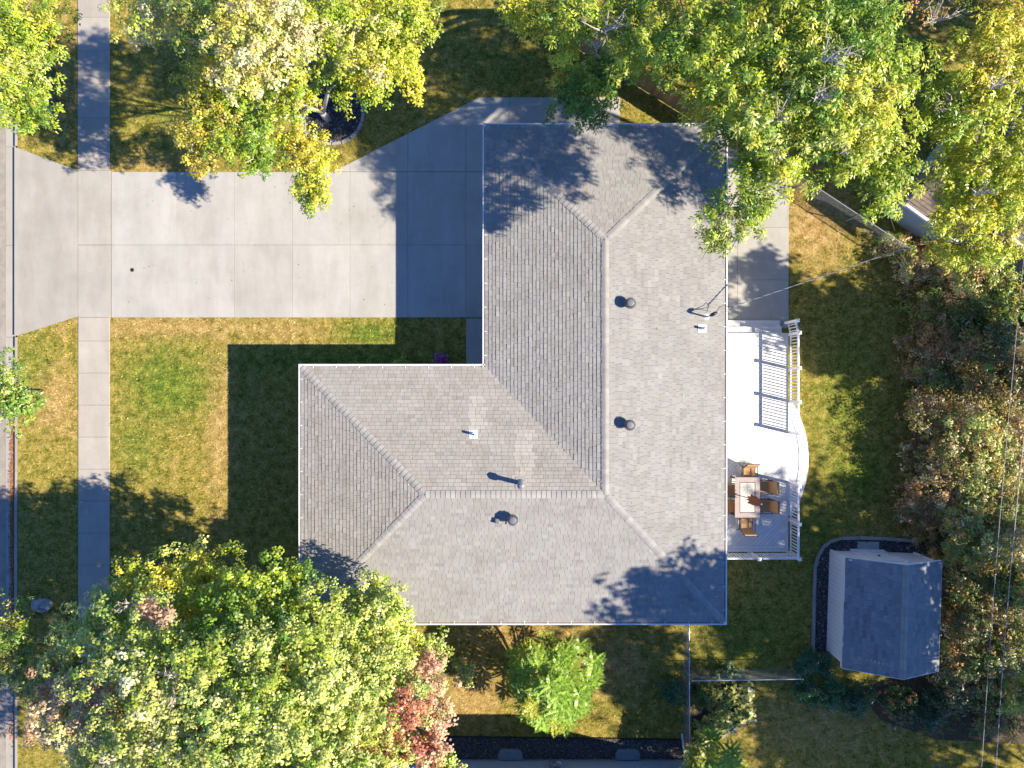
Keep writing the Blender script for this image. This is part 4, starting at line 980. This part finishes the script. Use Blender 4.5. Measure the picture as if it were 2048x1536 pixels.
# tall trees that stand beyond the right edge and shade the back yard
tl_ = [((25.0, -13.0), [(18.8, -12.2, 11.6, 2.3), (20.8, -13.0, 12.2, 2.4), (20.8, -11.2, 10.8, 1.5), (20.3, -16.7, 10.5, 2.0), (22.2, -17.8, 11, 2.0), (19.2, -15.0, 9.8, 1.3)], 'tree whose crown reaches beyond the right edge, nearest the shed'),
       ((28.0, -12.5), [(27.0, -10.6, 11, 2.6), (29.5, -12.6, 12, 3.0), (27.2, -14.6, 11, 2.8), (30.5, -9.6, 10, 2.2), (25.8, -12.6, 9.4, 2.2)], 'tall tree beyond the right edge behind the shed'),
       ((30.5, -19.5), [(29.5, -18.4, 11, 2.8), (31.5, -20.5, 12, 3.0), (28.6, -21.0, 10, 2.6), (34, -19.5, 11, 2.8), (36, -17, 11, 2.6), (33, -23, 11, 2.8)], 'tall tree beyond the lower right corner'),
       ((27.5, -.2), [(26.8, -.6, 8.5, 2.0), (28.5, -1.2, 9, 2.1), (26.0, .6, 7.4, 1.7), (23.9, .8, 9.0, 1.7), (22.7, 1.7, 8.2, 1.2)], 'tree beyond the right edge behind the hedge'),
       ((27.5, 9.5), [(26.5, 10, 10, 2.6), (28.5, 8, 10, 2.6), (27, 12.5, 9.5, 2.6), (25.5, 14.5, 9.5, 2.4)], 'tree beyond the upper right edge'),
       ((31.5, 13.5), [(31, 12.5, 10, 2.8), (33, 15, 10, 2.8), (30, 16, 9.5, 2.6)], 'tree far beyond the upper right corner'),
       ((17.5, 20.5), [(15.5, 18.2, 11, 2.6), (18.5, 19, 11, 2.6), (21, 18, 10.5, 2.4), (12, 19.5, 10.5, 2.4), (9.5, 20.5, 10, 2.4)], 'tree beyond the top edge behind the ash trees')]
for i, (b, ls, lab) in enumerate(tl_):
    lo = []
    for (x, y, z, r_) in ls:
        s = F / (HC - z); lo.append((1024 + x * s, 768 - y * s, z, r_ * s, .65, dict(green=4, ygreen=4)))
    tree('shade_tree', lab, b, lo, group='trees beyond the right edge', seed=50 + i, dens=1.6, sub=5, per=14, L=.26, Wd=.15, crad=.6, trunk_r=.22, twigs=.1, limb=.5)
m = MB(); m.prism([W2(1828, 500), W2(1850, 470), W2(2300, 430), W2(2300, 1500), W2(1880, 1480), W2(1760, 1440), W2(1720, 1380), W2(1830, 1330), W2(1905, 1330), W2(1905, 1080), W2(1828, 1070)], -.03, .008)
tag(m.build('hedge_bed', M['earth']), 'dark earth under the hedge on the right', kind='structure')
# hedge of mixed shrubs along the right side
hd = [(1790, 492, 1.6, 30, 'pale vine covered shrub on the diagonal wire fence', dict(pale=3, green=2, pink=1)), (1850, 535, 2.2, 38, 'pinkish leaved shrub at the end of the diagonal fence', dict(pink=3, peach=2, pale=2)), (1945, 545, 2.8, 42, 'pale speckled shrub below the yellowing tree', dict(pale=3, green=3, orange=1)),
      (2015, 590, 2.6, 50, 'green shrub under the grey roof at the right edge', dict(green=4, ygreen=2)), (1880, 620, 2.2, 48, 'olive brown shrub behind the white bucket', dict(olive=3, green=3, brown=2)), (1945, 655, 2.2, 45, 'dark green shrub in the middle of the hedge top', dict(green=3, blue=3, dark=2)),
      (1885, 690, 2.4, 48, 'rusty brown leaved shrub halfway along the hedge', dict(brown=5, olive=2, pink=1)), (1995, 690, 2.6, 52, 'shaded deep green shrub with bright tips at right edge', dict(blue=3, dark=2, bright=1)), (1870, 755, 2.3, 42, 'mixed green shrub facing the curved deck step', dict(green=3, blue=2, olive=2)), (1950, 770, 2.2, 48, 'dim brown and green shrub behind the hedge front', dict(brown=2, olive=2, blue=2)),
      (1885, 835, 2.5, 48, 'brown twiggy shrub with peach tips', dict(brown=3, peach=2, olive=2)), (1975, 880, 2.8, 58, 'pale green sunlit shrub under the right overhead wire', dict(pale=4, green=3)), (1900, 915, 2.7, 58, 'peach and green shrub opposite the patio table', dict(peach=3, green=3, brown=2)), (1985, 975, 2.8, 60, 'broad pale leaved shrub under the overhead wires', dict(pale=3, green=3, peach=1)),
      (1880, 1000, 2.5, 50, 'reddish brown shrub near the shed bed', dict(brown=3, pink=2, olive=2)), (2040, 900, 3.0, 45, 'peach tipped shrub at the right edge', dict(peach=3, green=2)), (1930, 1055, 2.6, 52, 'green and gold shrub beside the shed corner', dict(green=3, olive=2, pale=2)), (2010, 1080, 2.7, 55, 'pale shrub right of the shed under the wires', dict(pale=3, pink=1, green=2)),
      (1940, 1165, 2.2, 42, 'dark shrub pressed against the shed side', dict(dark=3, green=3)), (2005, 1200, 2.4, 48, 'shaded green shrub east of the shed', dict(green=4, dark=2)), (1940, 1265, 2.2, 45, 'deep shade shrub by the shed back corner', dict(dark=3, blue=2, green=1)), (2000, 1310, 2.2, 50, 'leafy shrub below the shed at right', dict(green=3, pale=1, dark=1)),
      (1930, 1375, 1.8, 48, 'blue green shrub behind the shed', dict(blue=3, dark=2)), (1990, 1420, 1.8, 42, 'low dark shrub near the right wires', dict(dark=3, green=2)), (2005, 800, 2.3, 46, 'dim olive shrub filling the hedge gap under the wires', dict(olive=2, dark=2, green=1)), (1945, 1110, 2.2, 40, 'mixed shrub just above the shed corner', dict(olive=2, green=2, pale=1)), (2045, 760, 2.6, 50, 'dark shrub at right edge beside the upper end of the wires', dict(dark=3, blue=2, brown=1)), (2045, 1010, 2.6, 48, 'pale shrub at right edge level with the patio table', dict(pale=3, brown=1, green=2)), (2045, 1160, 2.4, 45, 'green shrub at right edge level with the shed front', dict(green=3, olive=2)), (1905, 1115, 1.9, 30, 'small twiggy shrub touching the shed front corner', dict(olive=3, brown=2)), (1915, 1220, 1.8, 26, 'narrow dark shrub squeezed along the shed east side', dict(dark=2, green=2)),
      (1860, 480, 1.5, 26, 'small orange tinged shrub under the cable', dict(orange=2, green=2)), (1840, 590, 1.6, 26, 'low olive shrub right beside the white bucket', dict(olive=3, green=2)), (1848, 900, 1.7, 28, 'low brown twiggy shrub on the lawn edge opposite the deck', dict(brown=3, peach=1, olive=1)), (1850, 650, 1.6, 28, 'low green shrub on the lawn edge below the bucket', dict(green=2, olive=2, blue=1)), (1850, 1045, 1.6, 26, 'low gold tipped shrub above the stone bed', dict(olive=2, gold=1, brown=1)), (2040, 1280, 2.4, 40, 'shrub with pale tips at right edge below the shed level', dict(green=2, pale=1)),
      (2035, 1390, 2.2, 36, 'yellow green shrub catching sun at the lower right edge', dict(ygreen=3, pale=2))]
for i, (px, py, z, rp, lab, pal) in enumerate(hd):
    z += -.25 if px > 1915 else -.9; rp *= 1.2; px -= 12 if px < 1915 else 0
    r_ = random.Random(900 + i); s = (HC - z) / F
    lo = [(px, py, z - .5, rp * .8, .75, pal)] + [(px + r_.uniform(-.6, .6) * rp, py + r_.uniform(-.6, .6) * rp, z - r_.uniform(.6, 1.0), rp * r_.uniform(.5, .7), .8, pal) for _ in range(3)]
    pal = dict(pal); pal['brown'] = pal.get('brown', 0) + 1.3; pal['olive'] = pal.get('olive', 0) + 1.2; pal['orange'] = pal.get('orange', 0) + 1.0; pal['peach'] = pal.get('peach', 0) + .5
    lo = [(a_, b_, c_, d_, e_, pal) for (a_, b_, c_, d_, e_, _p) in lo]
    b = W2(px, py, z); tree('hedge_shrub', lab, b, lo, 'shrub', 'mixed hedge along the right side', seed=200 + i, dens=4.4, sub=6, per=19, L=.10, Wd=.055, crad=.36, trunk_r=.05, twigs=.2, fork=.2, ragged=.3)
# other shrubs
sh = [('pale_shrub', 932, 1342, .8, 24, 'small pale shrub on the lawn between maple and feathery tree', dict(pale=4, blue=1)), ('fence_shrub', 1352, 1385, 1.1, 28, 'blue green shrub leaning on the wire fence', dict(blue=4, green=2)), ('fence_shrub', 1455, 1345, .7, 22, 'small grey green shrub inside the wire fence corner', dict(blue=3, pale=1)),
      ('juniper', 1430, 1405, .9, 40, 'dark spiky juniper in the middle of the hosta bed', dict(olive=3, green=3, dark=2)), ('shed_shrub', 1612, 1325, 1.0, 30, 'round blue green shrub by the lower shed corner', dict(blue=4, green=1)), ('shed_shrub', 1650, 1335, .7, 20, 'smaller shrub tucked beside the shed wall', dict(blue=3, dark=1)),
      ('perennial', 1610, 1382, .7, 30, 'left end of the green border below the shed', dict(green=2, blue=4)), ('perennial', 1665, 1392, .7, 34, 'middle clump of the green border below the shed', dict(green=2, blue=4)), ('perennial', 1712, 1398, .7, 34, 'right clump of the green border below the shed', dict(blue=3, dark=2)), ('perennial', 1800, 1410, .8, 40, 'dark red tinged clump behind the shed', dict(dark=3, red=.6, green=2)), ('perennial', 1860, 1420, .9, 42, 'dark leafy clump at the end of the shed border', dict(dark=2, blue=2)),
      ('flowering_mum', 880, 729, .45, 12, 'magenta flowering plant against the front eave', dict(pinkish=1)), ('garden_plant', 805, 729, .4, 12, 'small yellow green plant against the front eave', dict(ygreen=2, olive=2)), ('garden_plant', 815, 1128, .1, 1, 'x', dict(green=1))]
PAL['pinkish'] = (.38, .08, .30)
for i, (nm, px, py, z, rp, lab, pal) in enumerate(sh[:-1]):
    r_ = random.Random(700 + i); lo = [(px, py, z * .6, rp * .85, .6, pal)] + [(px + r_.uniform(-.5, .5) * rp, py + r_.uniform(-.5, .5) * rp, z * .55, rp * .6, .7, pal) for _ in range(3)]
    tree(nm, lab, W2(px, py, z * .5), lo, 'plant' if 'shrub' not in nm else 'shrub', seed=300 + i, dens=7, sub=5, per=12, L=.10 if nm != 'juniper' else .17, Wd=.05 if nm != 'juniper' else .035, crad=.24, trunk_r=.025, twigs=.15, fork=.2, ragged=.15)
# hostas in the fence corner bed
hb = [W2(*p) for p in ((1384, 1367), (1500, 1369), (1508, 1445), (1480, 1454), (1415, 1492), (1384, 1502))]
m = MB(); m.prism(hb, -.03, .012); tag(m.build('hosta_bed', M['earth']), 'small earth bed in the wire fence corner', kind='structure')
hp_ = [(1400, 1448), (1425, 1462), (1450, 1445), (1398, 1475), (1475, 1435), (1492, 1425), (1485, 1400), (1490, 1378), (1425, 1440), (1462, 1385)]
words = ['at the fence side of the bed', 'behind the timber edging', 'below the juniper', 'at the bottom tip of the bed', 'by the far end of the timber', 'at the right corner of the bed', 'right of the juniper', 'under the short wire fence', 'just under the juniper', 'between juniper and short fence']
for i, (px, py) in enumerate(hp_):
    x, y = W2(px, py); o = empty('hosta', (x, y, 0), 'yellow green hosta clump ' + words[i], 'plant', 'hostas in the fence corner bed')
    r = np.random.default_rng(400 + i); n = 70; az = r.uniform(0, 6.28, n); rr = r.uniform(.04, .42, n)
    c = np.stack([rr * np.cos(az), rr * np.sin(az), .34 - .5 * rr + r.uniform(-.03, .06, n)], 1); dr_ = np.stack([np.cos(az), np.sin(az), -.35 + 0 * az], 1)
    nr = unit(np.stack([np.cos(az) * .35, np.sin(az) * .35, 1 + 0 * az], 1) + r.normal(size=(n, 3)) * .25)
    q = leaf_quads(c, nr, dr_, r.uniform(.18, .28, n), r.uniform(.12, .17, n)).reshape(-1, 3)
    cl = np.where((r.random(n) < .55)[:, None], np.array([.55, .52, .16]), np.array([.25, .32, .06])) * r.lognormal(0, .2, (n, 1))
    link('leaves', np_mesh('leaves', q, 4, cl), M['leaf'], o)
    m = MB()
    for k in range(0, n, 3): m.tube([(x, y, -.01), (x + c[k, 0] * .8, y + c[k, 1] * .8, max(.03, c[k, 2] - .02))], .006, 4, False)
    m.build('stalks', M['twig'], o)
te = empty('timber_edging', (*W2(1450, 1463), 0), 'weathered timber edging board along the hosta bed', 'edging')
a, b = Vector(W2(1412, 1490)), Vector(W2(1488, 1443)); m = MB(); c = (a + b) / 2; m.box((c.x, c.y, .07), ((b - a).length, .10, .16), math.atan2((b - a).y, (b - a).x)); m.build('board', M['timber'], te)
for k in (0.04, .5, .96):
    p = a.lerp(b, k) + Vector((.05, -.07)); m = MB(); m.box((p.x, p.y, .06), (.04, .04, .2)); m.build('stake', M['timber'], te)
# feathery trees: rosettes of long pinnate leaves
def feather(name, label, base, cx, cy, zc, rp, seed, n_ros):
    r = np.random.default_rng(seed); o = empty(name, (*base, 0), label, 'tree', 'feathery leaved small trees')
    c0 = np.array(W(cx, cy, zc)); rad = rp * (HC - zc) / F; Q = []; C = []; ros = []
    m = MB(); m.tube([(base[0], base[1], -.1), (base[0], base[1], zc * .45)], [.10, .07], 8); m.build('trunk', M['bark'], o)
    tw = MB()
    for k in range(n_ros):
        ga = k * 2.39996; q = math.sqrt((k + .5) / n_ros); p = c0 + np.array([math.cos(ga) * q * rad * .86, math.sin(ga) * q * rad * .86, (1 - q * q) * rad * .45 - q * q * rad * .35]) + r.normal(size=3) * .14
        tw.tube([(base[0], base[1], zc * .4), tuple(np.array([base[0], base[1], zc * .4]) * .4 + p * .6 + np.array([0, 0, -.1])), tuple(p)], [.045, .03, .014], 5, False)
        out = unit(np.array([math.cos(ga) * q, math.sin(ga) * q, 0.001])); nf = r.integers(6, 9)
        warm = r.random() < .15; basec = np.array((.48, .52, .06)) if warm else np.array((.30, .46, .06)) * r.uniform(.8, 1.25)
        for f in range(nf):
            a = 2 * math.pi * (f + r.uniform(-.25, .25)) / nf; L = r.uniform(.55, .8)
            fd = np.array([math.cos(a), math.sin(a), r.uniform(.12, .3)]) + np.append(out[:2] * .35 * q, 0); fd = fd / np.linalg.norm(fd)
            side = unit(np.cross(fd, [0, 0, 1.0])); up_ = np.cross(side, fd)
            nl = 15; t = (np.arange(nl) + .6) / nl
            droop = -(t ** 2) * L * .30
            ctr = p + fd * (t * L)[:, None] + np.array([0, 0, 1.0]) * droop[:, None]
            for s in (-1, 1):
                ll = .17 * np.sin(np.clip(t * .85 + .22, 0, 1) * math.pi) + .035
                d_ = side * s * .9 + fd * .45
                cc = ctr + d_ * (ll / 2)[:, None]
                nr = unit(np.tile(up_ + side * s * -.25, (nl, 1)) + r.normal(size=(nl, 3)) * .18)
                Q.append(leaf_quads(cc, nr, np.tile(d_, (nl, 1)), ll, ll * .34)); C.append(np.clip(basec * r.lognormal(0, .16, (nl, 1)) * r.normal(1, .05, (nl, 3)), .01, .7))
    tw.build('branches', M['twig'], o)
    v = np.concatenate(Q).reshape(-1, 3) - np.array([base[0], base[1], 0]); link('crown', np_mesh('crown', v, 4, np.concatenate(C)), M['leaf'], o)
feather('feathery_tree', 'bright green feathery leaved small tree on the lawn below the house', W2(1092, 1345), 1107, 1370, 2.4, 100, 61, 46)
feather('feathery_tree', 'bright green feathery tree cut by the bottom edge near the wire fence', W2(1412, 1505), 1425, 1530, 1.8, 52, 62, 14)

# ------------------------------------------------------------------ round bed under the birch, rocks, bucket, lamps
cx, cy = W2(664, 226); rb = 1.36
ring = empty('bed_ring', (cx, cy, 0), 'round pale concrete edging ring around the birch bed', 'edging')
for k in range(20):
    a0, a1 = 2 * math.pi * k / 20 + .012, 2 * math.pi * (k + 1) / 20 - .012
    P = [(cx + rr * math.cos(a), cy + rr * math.sin(a)) for rr, a in ((rb, a0), (rb + .14, a0), (rb + .14, a1), (rb, a1))]
    m = MB(); m.prism(P, -.03, .12, .012); m.build('edging_block', M['edging'], ring)
circ = [(cx + (rb + .02) * math.cos(a), cy + (rb + .02) * math.sin(a)) for a in np.linspace(0, 2 * math.pi, 40)[:-1]]
m = MB(); m.prism([p for p in circ], -.03, .02); tag(m.build('round_bed', M['mulch']), 'round dark stone bed under the birch', kind='structure')
stones('bed_stones', circ, 3800, .02, 'dark stones filling the round birch bed')
def rock(name, px, py, sx, sy, sz, label, mat, seed):
    x, y = W2(px, py); r = np.random.default_rng(seed); o = empty(name, (x, y, 0), label, 'rock'); m = MB(); vs = []; n = 14; rings = 7
    for i in range(rings + 1):
        ph = math.pi / 2 * i / rings
        for k in range(n):
            a = 2 * math.pi * k / n; q = 1 + r.normal() * .13
            vs.append((x + sx * math.cos(a) * math.cos(ph) * q, y + sy * math.sin(a) * math.cos(ph) * q, -.04 + sz * math.sin(ph) * q))
    m.add(vs, [(i * n + k, i * n + (k + 1) % n, (i + 1) * n + (k + 1) % n, (i + 1) * n + k) for i in range(rings) for k in range(n)]); m.build('stone', mat, o)
rock('boulder', 85, 1210, .46, .33, .35, 'grey boulder on the shaded verge at lower left', M['rock'], 1)
rock('boulder', 97, 214, .26, .30, .25, 'pale rock on the verge beside the upper left street tree', M['walk'], 2)
bx_, by2 = W2(1832, 557); bk = empty('bucket', (bx_, by2, 0), 'white plastic bucket lying at the hedge edge', 'bucket')
m = MB(); d = Vector((.36, .10, 0)); n = 16; pts = []
m.tube([(bx_ - .18, by2 - .05, .14), (bx_ + .18, by2 + .05, .16)], [.125, .15], 16); m.build('body', M['white'], bk, False)
m = MB(); m.tube([(bx_ + .17, by2 + .047, .16), (bx_ + .20, by2 + .055, .16)], .162, 16); m.build('rim', M['white'], bk)
lamps = [(1417, 1494, 'beside the lower tip of the hosta bed'), (1467, 1458, 'in the middle of the timber edging'), (1506, 1435, 'at the right corner of the hosta bed'), (1498, 1374, 'under the short wire fence'), (1626, 1397, 'at the left end of the shed border'), (1658, 1414, 'by the middle clump of the shed border'), (1688, 1418, 'by the right clump of the shed border'), (1783, 1450, 'in the shade right of the shed border')]
for i, (px, py, lab) in enumerate(lamps):
    x, y = W2(px, py); o = empty('path_light', (x, y, 0), 'small solar path light ' + lab, 'path light', 'solar path lights')
    m = MB(); m.tube([(x, y, -.03), (x, y, .22)], .012, 6); m.build('stake', M['black'], o)
    m = MB(); m.lathe([(.04, .2), (.04, .27), (.075, .28), (.07, .31), (.02, .32)], (x, y, 0), 12); m.build('lamp_head', M['solar'], o)

# ------------------------------------------------------------------ overhead wires on the right
def wire(p0, p1, z, lab, r_=.0075):
    a = Vector(W(*p0, z)); b = Vector(W(*p1, z)); d = b - a; a = a - d * .6; b = b + d * .6; o = empty('overhead_wire', a, lab, 'wire', 'overhead wires at the right')
    m = MB(); m.tube([a.lerp(b, i / 20) - Vector((0, 0, .3 * math.sin(math.pi * i / 20))) for i in range(21)], r_, 5); m.build('strand', M['cable'], o)
wire((2033, 760), (1972, 1536), 6.5, 'left of the two overhead wires crossing the hedge'); wire((2046, 980), (2001, 1536), 6.5, 'right of the two overhead wires at the right edge', .011)

# ------------------------------------------------------------------ grass and fallen leaves (nobody could count them)
def lawn_mask(x, y):
    px = x * F / HC + 1024; py = 768 - y * F / HC
    k = (x > XK + .03) & ~((px > 154) & (px < 223)) & ~((px > 27) & (px < 224) & (py > 341) & (py < 635))
    k &= ~((px <= 157) & (py > 294 + (px - 30) * 47 / 127) & (py < 671 - (px - 36) * 38 / 120))
    k &= ~((px > 220) & (px < 1000) & (py > 343) & (py < 637)) & ~((px > 931) & (px < 1000) & (py > 630) & (py < 750))
    k &= ~((px > 667) & (px < 1240) & (py > 343.5 - (px - 667) * .5103) & (py < 345) & (py > 194))
    k &= ~((px > 1415) & (px < 1578) & (py > 248) & (py < 656))
    k &= ~in_polys(x, y, [(p[0] + (.1 if False else 0), p[1]) for p in foot])
    k &= ~((x > dx0 - .1) & (x < dx1) & (y < dy1 + .6) & (y > dy0)) & ~in_polys(x, y, [(dx1 - .35, arc[-1][1])] + arc[::-1] + [(dx1 - .35, arc[0][1])])
    for P_ in ([W2(*p) for p in bed_out] + [W2(1900, 1082), W2(1900, 1310)], bp_, hb): k &= ~in_polys(x, y, P_)
    k &= (x - cx) ** 2 + (y - cy) ** 2 > (rb + .15) ** 2
    k &= ~((y < by) & (x < bx1))
    return k
N = 460000
x = rng.uniform(-22.4, 24, N); y = rng.uniform(-18, 18, N)
# tufts: blades gather round random tuft centres, taller where the lawn is thick
nt_ = 60000; tcx = rng.uniform(-22.4, 24, nt_); tcy = rng.uniform(-18, 18, nt_); th = rng.lognormal(.05, .6, nt_)
ti = rng.integers(nt_, size=N); intuft = rng.random(N) < .6
x = np.where(intuft, tcx[ti] + rng.normal(0, .06, N), x); y = np.where(intuft, tcy[ti] + rng.normal(0, .06, N), y); hg = np.where(intuft, th[ti], .7)
k = lawn_mask(x, y); x, y, hg = x[k], y[k], hg[k]; n = len(x)
az = rng.uniform(0, 2 * math.pi, n); hgt = rng.uniform(.025, .06, n) * np.clip(hg, .4, 2.8); wd = rng.uniform(.014, .028, n); lean = rng.uniform(.02, .07, n) * np.clip(hg, .5, 2)
b0 = np.stack([x + np.sin(az) * wd / 2, y - np.cos(az) * wd / 2, 0 * x], 1); b1 = np.stack([x - np.sin(az) * wd / 2, y + np.cos(az) * wd / 2, 0 * x], 1)
tp = np.stack([x + np.cos(az) * lean, y + np.sin(az) * lean, hgt], 1)
gr = link('grass', np_mesh('grass', np.stack([b0, b1, tp], 1).reshape(-1, 3), 3), M['grass']); tag(gr, 'short dry grass blades over the lawns', kind='stuff')
def scatter(name, x, y, z, size, cols, label, tilt=.25):
    n = len(x); c = np.stack([x, y, z + .012 + rng.uniform(0, .01, n)], 1); nr = unit(np.array([0, 0, 1.0]) + rng.normal(size=(n, 3)) * tilt)
    q = leaf_quads(c, nr, rng.normal(size=(n, 3)), size * rng.uniform(.6, 1.3, n), size * .65 * rng.uniform(.6, 1.2, n)).reshape(-1, 3)
    cl = np.array(cols)[rng.integers(len(cols), size=n)] * rng.lognormal(0, .25, (n, 1)); tag(link(name, np_mesh(name, q, 4, np.clip(cl, .01, .8)), M['ground_leaf']), label, kind='stuff')
fl = [(.55, .42, .12), (.50, .34, .14), (.60, .52, .30), (.35, .20, .08)]
x = rng.uniform(-22, 22, 5200); y = rng.uniform(-17.5, 17.5, 5200); k = lawn_mask(x, y)
scatter('fallen_leaves', x[k], y[k], .035, .07, fl, 'fallen yellow leaves scattered over the lawns')
n = 6500; yy = np.where(rng.random(n) < .75, rng.normal(W2(0, 1030)[1], 3.2, n), rng.uniform(W2(0, 1500)[1], W2(0, 740)[1], n)); yy = np.minimum(yy, W2(0, 700)[1]); xx = W(28, 0)[0] - np.abs(rng.normal(0, .12, n))
scatter('gutter_leaves', xx, yy, -.108, .07, [(.36, .15, .07), (.28, .12, .06), (.45, .24, .10)], 'rust brown leaves drifted along the kerb')
xr = []; yr = []; zr = []
for _ in range(60):
    px, py = random.uniform(620, 1440), random.uniform(260, 1235)
    if px < 985 and py < 745: continue
    a = on_roof(px, py); xr.append(a[0]); yr.append(a[1]); zr.append(a[2] + .02)
scatter('roof_leaves', np.array(xr), np.array(yr), np.array(zr), .075, [(.60, .48, .22), (.62, .55, .35), (.5, .32, .15)], 'few dry leaves lying on the house roof', .1)
n = 60; pxr = rng.uniform(240, 950, n); pyr = rng.uniform(350, 630, n); pp = np.array([W2(a, b) for a, b in zip(pxr, pyr)])
scatter('driveway_leaves', pp[:, 0], pp[:, 1], np.full(n, .026), .06, [(.16, .10, .06), (.3, .2, .1)], 'few dry leaves on the driveway')
